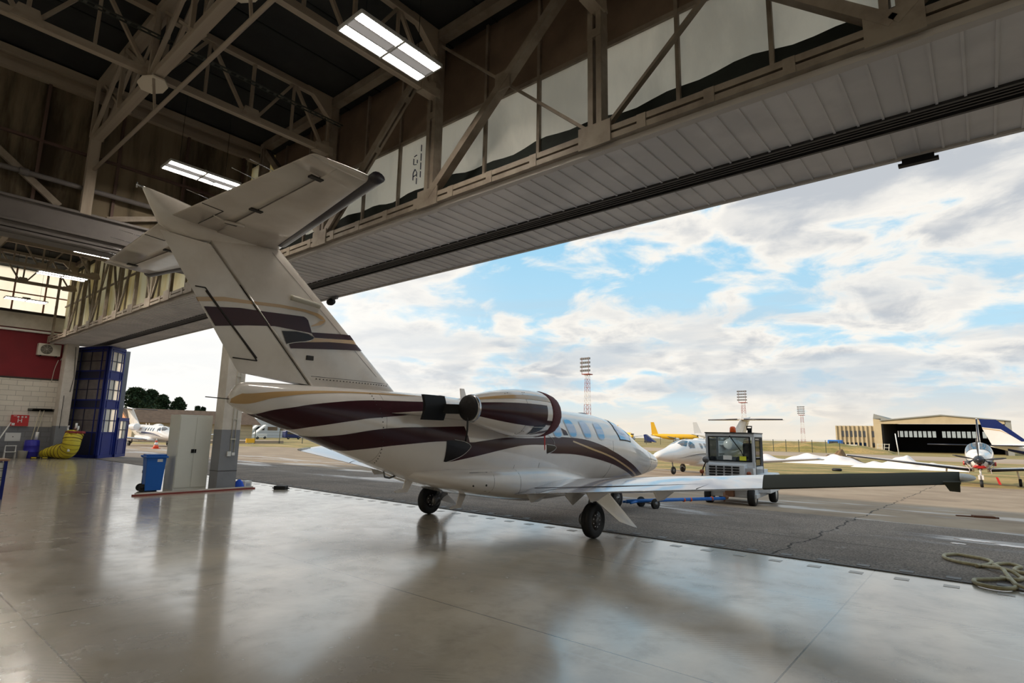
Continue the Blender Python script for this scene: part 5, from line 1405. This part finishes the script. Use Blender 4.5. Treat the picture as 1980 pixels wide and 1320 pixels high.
for i, (x, y, lab) in enumerate(((-36.3, 6.75, 'left of two low yellow and black blocks on the floor'), (-36.1, 7.15, 'right of two low yellow and black blocks on the floor'))):
    t = thing('wheel_chock', lab, 'wheel chock', (x, y, 0), .6, 'yellow and black blocks on the floor')
    MB().prism([(-.2, -.08, 0), (.2, -.08, 0), (.16, -.08, .1), (-.16, -.08, .1)], (0, .16, 0)).build('chock_body', BLK, t)
    MB().box((-.14, -.082, .03), (.14, .082, .075)).build('yellow_band', princ('chock_yellow', (224, 206, 60), .6), t)
t = thing('work_bench', 'dark blue framed work bench with tan top at the left edge', 'bench', (-17.3, 1.6, 0))
MB().box((-.35, -1.2, .84), (.35, 1.12, .88)).build('bench_top', princ('bench_tan', (150, 116, 92), .6), t, .005)
for x in (-.3, .3):
    for y in (-1.12, 1.06): MB().bar((x, y, 0), (x, y, .84), .06).build('leg', BLUE, t)
b = MB(); b.box((-.3, -1.1, .30), (.3, 1.05, .80)); b.build('drawer_block', CAB, t)
b = MB()
for z in (.42, .47, .62, .67): b.box((.3, -1.1, z), (.306, 1.05, z+.012))
b.build('drawer_gap', BLKP, t)
o = MB().box((-.2, -.3, 0), (.2, .3, .03)).build('clipboard', WHITE); o.location = (-17.3, 2.2, .88); tag(o, 'flat white papers on the work bench', 'papers')

# ---- ground beyond: snow, cone, debris
def heap(x0, x1, y, hh, seed, name, label, mat, wy=3.0):
    random.seed(seed); b = MB(); rows = []; nx, ny = 90, 14
    ph = [random.uniform(0, 6) for _ in range(8)]
    for i in range(nx+1):
        u = i/nx; x = x0+(x1-x0)*u; env = math.sin(PI*min(max(u, .0), 1))**.5*(.62+.22*math.sin(u*9+ph[0])+.16*math.sin(u*21+ph[1])); r = []
        for j in range(ny+1):
            v = j/ny; z = hh*max(env, 0)*math.sin(PI*v)**.8*(1+.08*math.sin(u*38+v*5+ph[2])+.05*math.sin(u*63-v*9+ph[3])); r.append((x, y-wy/2+wy*v, max(z, 0)-.02))
        rows.append(r)
    b.grid(rows); o = b.build(name, mat); o.location = (0, 0, gz(50)); return tag(recenter(o), label, 'earth' if 'earth' in label else 'snow', None if 'earth' in label else 'snow heaps beyond the apron')
heap(-22.5, -9.2, 68, 1.25, 3, 'snow_heap', 'long low snow heap left of the propeller plane wing', SNOW, 5)
heap(-10.2, -1.4, 64, 1.15, 5, 'snow_heap', 'dirty snow heap just left of the propeller plane', SNOW, 5)
heap(-15.6, -11.0, 74, 1.45, 9, 'earth_mound', 'small brown earth mound behind the snow', princ('earth_brown', (120, 92, 60), .95), 4)
t = thing('traffic_cone', 'orange and white traffic cone in front of the sunlit left jet', 'traffic cone', (-57.9, 19.2, gz(19.2)))
MB().box((-.3, -.3, 0), (.3, .3, .05)).build('cone_base', princ('cone_orange', (226, 84, 46), .6), t)
b = MB(); b.lathe([(.24, .05), (.17, .32)]); b.cur = 1; b.lathe([(.17, .32), (.11, .56)]); b.cur = 0; b.lathe([(.11, .56), (.07, .72)]); b.cur = 1; b.lathe([(.07, .72), (.03, .88), (.01, .9)])
b.build('cone_body', [princ('cone_orange', (226, 84, 46), .6), WHITE], t)
o = MB().box((-.45, -.04, 0), (.45, .04, .03)).box((-.1, -.12, 0), (.35, .1, .05)).build('metal_scrap', princ('scrap_rust', (96, 58, 34), .8)); o.location = (-.39, 19.5, gz(19.5)); o.rotation_euler = (0, 0, .3); tag(o, 'rusty flat scrap piece lying on the wet apron', 'scrap')
def ice(x, y, a, c, seed, label):
    random.seed(seed); P = [(x+a*math.cos(q*PI/12)*random.uniform(.7, 1.15), y+c*math.sin(q*PI/12)*random.uniform(.6, 1.2)) for q in range(24)]
    b = MB(); b.prism([(p, q, gz(q)+.002) for p, q in P], (0, 0, .006)); tag(recenter(b.build('ice_patch', SNOW)), label, 'ice', 'white ice patches on the apron')
ice(-.35, 13.7, .28, .14, 1, 'left half of the broken white ice strip near the hose loops'); ice(.15, 13.45, .26, .12, 2, 'right half of the broken white ice strip near the hose loops')
ice(-.55, 12.95, .12, .08, 3, 'small white ice fleck left of the broken strip')

# ---- old hangar, right background
Yh = 155.
t = thing('hangar_building', 'beige stone hangar with dark open front and row of rear windows', 'building', (-8, Yh, -.78))
x0, x1 = -11.75, 12.0
def hb(nm, mat, *boxes):
    b = MB()
    for q in boxes: b.box(*q)
    return b.build(nm, mat, t)
hb('side_tower', FIELDHANG, ((x0-.3, 0, 0), (x0+1.2, 3.2, 7.5)))
MB().prism([(x0-.3, 0, 7.5), (x0+1.2, 0, 7.3), (x0+3.4, 0, 7.15), (x0-.1, 0, 8.65)], (0, 30, 0)).build('tower_parapet', FHG, t)
hb('right_pier', FHG, ((x1-1.0, 0, 0), (x1, 30, 6.9)))
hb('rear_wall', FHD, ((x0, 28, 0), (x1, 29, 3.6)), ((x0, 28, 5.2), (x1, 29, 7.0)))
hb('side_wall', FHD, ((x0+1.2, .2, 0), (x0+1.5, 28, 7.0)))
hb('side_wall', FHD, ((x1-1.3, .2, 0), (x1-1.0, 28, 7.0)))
MB().prism([(x0+1.2, 0, 6.35), (x1-.9, 0, 6.35), (x1-.9, 0, 6.9), (0.6, 0, 8.15), (x0+1.2, 0, 7.0)], (0, .5, 0)).build('gable', FIELDHANG, t)
MB().prism([(x0+1.0, -.3, 7.0), (.6, -.3, 8.15), (x1, -.3, 6.9), (x1, -.3, 7.1), (.6, -.3, 8.4), (x0+1.0, -.3, 7.25)], (0, 30, 0)).build('roof', FHG, t)
for k in range(21):
    x = x0+1.9+k*1.0
    if k in (8, 16): continue
    p = MB().box((x, 28.2, 3.6), (x+.75, 28.4, 5.2)).build('window_pane', TGL, t)
hb('window_frame', FHD, *[((x0+1.2+k*1.0+.45, 28, 3.5), (x0+1.2+k*1.0+.70, 28.5, 5.3)) for k in range(22)], ((x0+1.9+7.9, 28, 3.5), (x0+1.9+9.0, 28.5, 5.3)), ((x0+1.9+15.9, 28, 3.5), (x0+1.9+17.0, 28.5, 5.3)))
hb('annex', FIELDHANG, ((x0-8.2, .5, 0), (x0-.3, 12, 5.9)))
hb('annex_rib', FIELDHANG, *[((x0-8.2+.88*k, .2, 0), (x0-8.2+.88*k+.3, .5, 5.9)) for k in range(10)])
for k in range(9):
    for z in (1.0, 3.3):
        if k in (0, 7): continue
        MB().box((x0-8.2+.88*k+.34, .42, z), (x0-8.2+.88*k+.84, .5, z+(1.4 if z > 2 else 1.0))).build('annex_window', DGL, t)
for i, (px, lab) in enumerate(((1702, 'left white frame trestle before the dark hangar opening'), (1715, 'right white frame trestle before the dark hangar opening'))):
    p = sight(px, 870, 1, 140)
    t = thing('trestle', lab, 'trestle', (p.x, 140, -.78), 0, 'white trestles before the old hangar'); b = MB()
    for s_ in (-.4, .4): b.bar((s_-.15, 0, 0), (s_+.1, 0, 1.9), .12)
    b.build('side_rail', TAN, t); b = MB()
    for z in (.5, 1.1, 1.8): b.bar((-.5, 0, z), (.5, 0, z), .1)
    b.build('cross_rail', TAN, t)
p = sight(1735, 870, 1, 120); tag(recenter(MB().tube([(p.x+.2, 120, -.78), (p.x-.1, 120, 3.0)], .08).build('lamp_post', WHITE)), 'thin white post in front of the old hangar', 'post')
p = sight(1615, 866, 1, 138)
t = thing('truck', 'blue cab truck parked left of the old hangar', 'truck', (p.x, 138, -.78))
MB().box((-1.4, 0, .5), (1.2, 2.2, 2.5)).build('cab', TOWB, t, .15); MB().box((1.2, 0, .6), (5.2, 2.2, 1.1)).build('flatbed', YELP, t)
MB().box((1.6, .2, 1.1), (4.0, 2.0, 1.6)).build('load', TAN, t)
MB().box((-1.1, -.02, 1.6), (.6, 0, 2.2)).build('side_window', DGL, t)
for x in (-.7, 2.2, 4.2):
    b = MB(); wheel(b, (x, .1, .45), .45, .3, 'y', .5, 16); b.build('wheel', [BLK, STEELG], t)
# grass bank and fences
b = MB(); rows = []
for i in range(61):
    u = i/60; x = -44+30*u; h = 1.9*math.sin(PI*u)**.6*(1+.08*math.sin(u*40)); rows.append([(x, 128+14*v/8, -.78+h*math.sin(PI*v/8)**.7) for v in range(9)])
b.grid(rows); struct(b.build('grass_bank', GR), 'low green bank behind the right fence', 'grass')
def fence(xs, y, h, label, ax='x', panel=True):
    t = thing('wire_fence', label, 'fence', (xs[0], y, -.78) if ax == 'x' else (y, xs[0], -.78)); z = h
    for q in xs:
        c = (q-xs[0], 0) if ax == 'x' else (0, q-xs[0])
        MB().bar((c[0], c[1], 0), (c[0], c[1], z), .10).build('fence_post', FENCE, t)
    L = xs[-1]-xs[0]; e = (L, 0) if ax == 'x' else (0, L); b = MB()
    for k in range(5): b.bar((0, 0, .3+k*(z-.4)/4), (e[0], e[1], .3+k*(z-.4)/4), .025)
    b.build('fence_wire', FENCE, t)
fence([-52+2.35*i for i in range(14)], 122, 2.4, 'dark post and wire fence along the green bank')
fence([38+4.4*i for i in range(8)], -96, 2.6, 'wire fence beyond the apron, seen left of the jet tail', 'y')
fence([-130+5*i for i in range(12)], 170, 2.6, 'distant fence in front of the yellow airliners')

# ---- light masts
def mast(x, y, h, w_, label, k=1.0):
    t = thing('floodlight_mast', label, 'light mast', (x, y, -.78), 0, 'floodlight masts on the airfield'); n = 16
    for i in range(n):
        z0, z1 = h*i/n, h*(i+1)/n; red = (i//3) % 2 == 0
        b = MB(); w0 = w_*(1-.45*i/n); w1 = w_*(1-.45*(i+1)/n); r = .05*k
        for sx, sy in ((1,1),(-1,1),(-1,-1),(1,-1)): b.bar((sx*w0, sy*w0, z0), (sx*w1, sy*w1, z1), r*1.6)
        C = [(1,1),(-1,1),(-1,-1),(1,-1)]
        for j in range(4):
            a, c = C[j], C[(j+1) % 4]; b.bar((a[0]*w0, a[1]*w0, z0), (c[0]*w1, c[1]*w1, z1), r); b.bar((a[0]*w1, a[1]*w1, z1), (c[0]*w1, c[1]*w1, z1), r)
        b.build('lattice_section', PCRED if red else PCWH, t)
    b = MB(); b.box((-w_*1.3, -w_*1.3, h), (w_*1.3, w_*1.3, h+.25*k)); b.build('platform', PCRED, t)
    for r_ in range(4):
        for c_ in range(-2, 3):
            b = MB(); b.box((c_*w_*.75-.3*k, -w_*1.3-.3*k, h+.9*k+r_*1.25*k), (c_*w_*.75+.3*k, -w_*1.3+.2*k, h+1.5*k+r_*1.25*k)); b.build('floodlight', princ('flood_grey', (96, 92, 92), .5), t)
    b = MB(); 
    for c_ in (-1, 1): b.bar((c_*w_*1.3, -w_*1.3, h), (c_*w_*1.3, -w_*1.3, h+5.4*k), .12*k)
    b.build('lamp_rack', PCRED, t)
    return t
p = sight(1136, 840, 1, 150); mast(p.x, 150, 21.2, .95, 'tallest red and white floodlight mast, rising behind the jet roof')
p = sight(1440, 840, 1, 205); mast(p.x, 205, 14.8, .9, 'pale floodlight mast behind the T-tail of the parked jet', .8)
p = sight(1553, 845, 1, 300); mast(p.x, 300, 14.0, .9, 'small distant floodlight mast left of the old hangar', .8)

# ---- airliners far away
def airliner(px, py, y, heading, mat, label, L=24., H=8.5):
    p = sight(px, py, 1, y); t = thing('airliner', label, 'airplane', (p.x, y, -.78), heading); r = L*.062
    b = MB(); R = []
    for f, k, dz_ in ((0,.1,.6),(.08,.4,.5),(.25,.85,.15),(.4,1,0),(.8,1,0),(.93,.75,-.05),(.98,.4,-.2),(1.0,.08,-.3)):
        R.append([(L*(f-.5), r*k*math.cos(a), r*1.9+dz_*r+r*k*math.sin(a)) for a in [2*PI*i/20 for i in range(20)]])
    b.loft(R); b.build('fuselage', mat, t)
    MB().prism([(-.5*L, -.15, r*2.6), (-.36*L, -.15, r*2.8), (-.45*L, -.15, H+.0), (-.52*L, -.15, H)], (0, .3, 0)).build('vertical_fin', mat, t)
    for s_ in (1, -1):
        b = MB(); b.loft([airfoil((.08*L, s_*r*.5, r*1.3), (-.10*L, s_*r*.5, r*1.3), .12, (0, 0, 1), 8), airfoil((-.10*L, s_*.5*L, r*2.0), (-.14*L, s_*.5*L, r*2.0), .12, (0, 0, 1), 8)]); b.build('wing', GREYB, t)
        b = MB(); b.lathe([(.45, -1.2), (.8, -.6), (.85, .8), (.6, 1.3)], (.04*L, s_*.17*L, r*.95), 'x', 16); b.build('engine', princ('engine_white', (190, 192, 196), .4), t)
        b = MB(); b.loft([airfoil((-.42*L, s_*.2, r*2.2), (-.49*L, s_*.2, r*2.2), .1, (0, 0, 1), 6), airfoil((-.48*L, s_*.18*L, r*2.5), (-.515*L, s_*.18*L, r*2.5), .1, (0, 0, 1), 6)]); b.build('tailplane', mat, t)
        b = MB(); wheel(b, (-.02*L, s_*.08*L, .5), .5, .4, 'y', .5, 12); b.build('wheel', [BLK, STEELG], t)
    b = MB(); b.box((.455*L, -r*.5, r*2.15), (.485*L, r*.5, r*2.5)); b.build('cockpit_glass', DGL, t)
    return t
airliner(1306, 860, 262, .35, YELP, 'yellow cargo airliner seen side-on beyond the jet nose', 22, 9.5)
airliner(1208, 858, 255, -.75, YELP, 'yellow airliner nose just right of the jet windshield', 24, 8)
airliner(1395, 860, 280, .1, GREYB, 'white airliner with thin swept tail left of the tractor cab', 26, 10)
p = sight(1255, 860, 1, 215)
t = thing('boarding_stairs', 'dark blue mobile boarding stairs beside the yellow airliner nose', 'stairs', (p.x, 215, -.78))
MB().prism([(-2.4, 0, 3.2), (-1.6, 0, 3.4), (2.6, 0, .5), (2.6, 0, .2), (-2.0, 0, 1.0)], (0, 1.5, 0)).build('stair_flight', NAVY, t); MB().box((-2.2, .1, 0), (.5, 1.4, .9)).build('chassis', NAVYD, t)

# ---- left background: trees, brown-roofed building, terminal, vehicles
def pine(px, py_top, x, h_, wd, seed, label):
    random.seed(seed); p = sight(px, 800, 0, x); zt = sight(px, py_top, 0, x).z
    t = thing('pine_tree', label, 'tree', (x, p.y, -.78), 0, 'dark pines behind the left jet'); H = zt+.78
    MB().tube([(0, 0, 0), (.1, .1, H*.5), (0, 0, H*.9)], [.35, .25, .08], 8).build('trunk', BARK, t)
    b = MB()
    for k in range(1700):
        f = random.random()**.8; z = H*(.42+.56*f); a0_ = random.uniform(0, 2*PI); rmax = wd*(1-.72*f**1.6)*(.66+.34*math.sin(f*13+seed+2*math.sin(a0_*2))); a = a0_; r = rmax*random.random()**.5
        c = Vector((r*math.cos(a), r*math.sin(a), z)); s_ = random.uniform(.18, .5)
        for q in range(3):
            u = Vector((random.gauss(0, 1), random.gauss(0, 1), random.gauss(0, .5))).normalized()*s_; v = Vector((random.gauss(0, 1), random.gauss(0, 1), random.gauss(0, .5))).normalized()*s_*.6
            b.add([c-u, c+v, c+u, c-v], [(0, 1, 2, 3)])
    b.build('crown', LEAF, t); return t
pine(258, 748, -124, 9, 4.2, 1, 'tallest dark pine, partly behind the blue door'); pine(288, 752, -142, 9, 3.4, 2, 'broad dark pine, second from the blue door')
pine(312, 762, -131, 8, 2.6, 3, 'narrow dark pine, third from the blue door'); pine(343, 768, -128, 8, 2.4, 4, 'round-topped pine standing apart above the cabinet')
pine(381, 785, -140, 6, 1.3, 5, 'small distant tree left of two near the pillar'); pine(392, 787, -142, 6, 1.2, 6, 'small distant tree next to the concrete pillar')
t = thing('building', 'long low building with brown tiled roof and wooden gable behind the left jet', 'building', (-108, 32, -.78))
b = MB(); b.box((-8, 0, 0), (0, 20, 3.4)); b.build('wall', FIELDHANG, t)
b = MB(); b.prism([(1, -.8, 3.2), (-4, -.8, 5.6), (-9, -.8, 3.2)], (0, 22, 0)); b.build('roof', ROOFB, t)
b = MB(); b.prism([(.6, -.9, 3.2), (-4, -.9, 5.3), (-8.6, -.9, 3.2)], (0, .2, 0)); b.build('gable', WOOD, t)
t = thing('terminal_building', 'pale grey terminal buildings behind the fence near the pillar', 'building', (-175, 78, -.78))
MB().box((0, 0, 0), (12, 34, 5.4)).build('main_block', GREYB, t); MB().box((-4, -12, 0), (6, 2, 6.6)).build('left_block', WHITE, t); MB().box((12, 22, 0), (14, 36, 3.2)).build('blue_block', TOWB, t)
b = MB()
for k in range(8): b.box((12, 1+4*k, 2.2), (12.1, 4+4*k, 3.2))
b.build('window_band', DGL, t)
for i, (px, lab) in enumerate(((466, 'white mobile stairs truck nearest the concrete pillar'), (482, 'white mobile stairs truck, second from the pillar'), (497, 'white mobile stairs truck, third from the pillar'))):
    p = sight(px, 845, 0, -135-5*i)
    t = thing('stairs_truck', lab, 'airport vehicle', (-135-5*i, p.y, -.78), 0, 'white stairs trucks beyond the fence'); MB().box((0, -1.2, .4), (2, 1.6, 1.3)).build('body', WHITE, t)
    MB().prism([(.2, -1.4, 1.3), (.2, -1.0, 1.3), (.2, 1.9, 3.6), (.2, 1.3, 3.6)], (1.4, 0, 0)).build('stair_flight', WHITE, t)
    b = MB(); wheel(b, (1.9, -.7, .35), .35, .25, 'x', .5, 12); wheel(b, (1.9, 1.1, .35), .35, .25, 'x', .5, 12); b.build('wheels', [BLK, STEELG], t)
p = sight(490, 846, 0, -92); t = thing('taxiway_sign', 'small yellow taxiway sign beyond the wire fence', 'sign', (-93, p.y, gz(60))); MB().box((-.1, -.7, .2), (.1, .7, .9)).build('sign_box', LGREEN, t); MB().box((-.03, -.5, 0), (.03, -.4, .2)).box((-.03, .4, 0), (.03, .5, .2)).build('leg', TAN, t)
for px, lab in ((600, 'dark blue van parked beyond the fence under the jet tail'),):
    p = sight(px-40, 845, 0, -140); t = thing('van', lab, 'van', (-140, p.y, -.78)); MB().box((0, -2.2, .4), (2, 2.2, 2.2)).build('body', NAVY, t, .2); b = MB(); b.box((2, -1.8, 1.3), (2.03, 1.2, 1.9)); b.build('window_band', DGL, t)
    b = MB(); wheel(b, (1.9, -1.4, .35), .35, .25, 'x', .5, 12); wheel(b, (1.9, 1.4, .35), .35, .25, 'x', .5, 12); b.build('wheels', [BLK, STEELG], t)
# tyre lying in the grass, lamp brackets under the canopy edge
o = MB().lathe([(.28, 0), (.36, .06), (.36, .16), (.28, .22)], n=20).build('old_tyre', BLK); p = sight(1618, 905, 1, 52); o.location = (p.x, 52, -.78); tag(o, 'dark tyre lying flat in the grass', 'tyre')
t = thing('canopy_bracket', 'dark flat bracket hanging from the canopy edge, upper right', 'bracket', (-.43, 9.98, 5.80)); MB().box((-.25, -.04, 0), (.25, .06, .04)).build('plate', BLKP, t); MB().box((-.20, -.02, .04), (.20, .04, .12)).build('stem', BLKP, t)
t = thing('canopy_lamp', 'small dark lamp at the canopy edge beside the jet fin', 'lamp', (-16.0, 9.9, 5.68)); b = MB(); b.lathe([(.10, -.12), (.12, 0), (.10, .1)], (0, 0, .1), 'x', 14); b.build('housing', BLKP, t); MB().box((-.03, -.03, .15), (.35, .03, .24)).build('arm', STEELG, t)
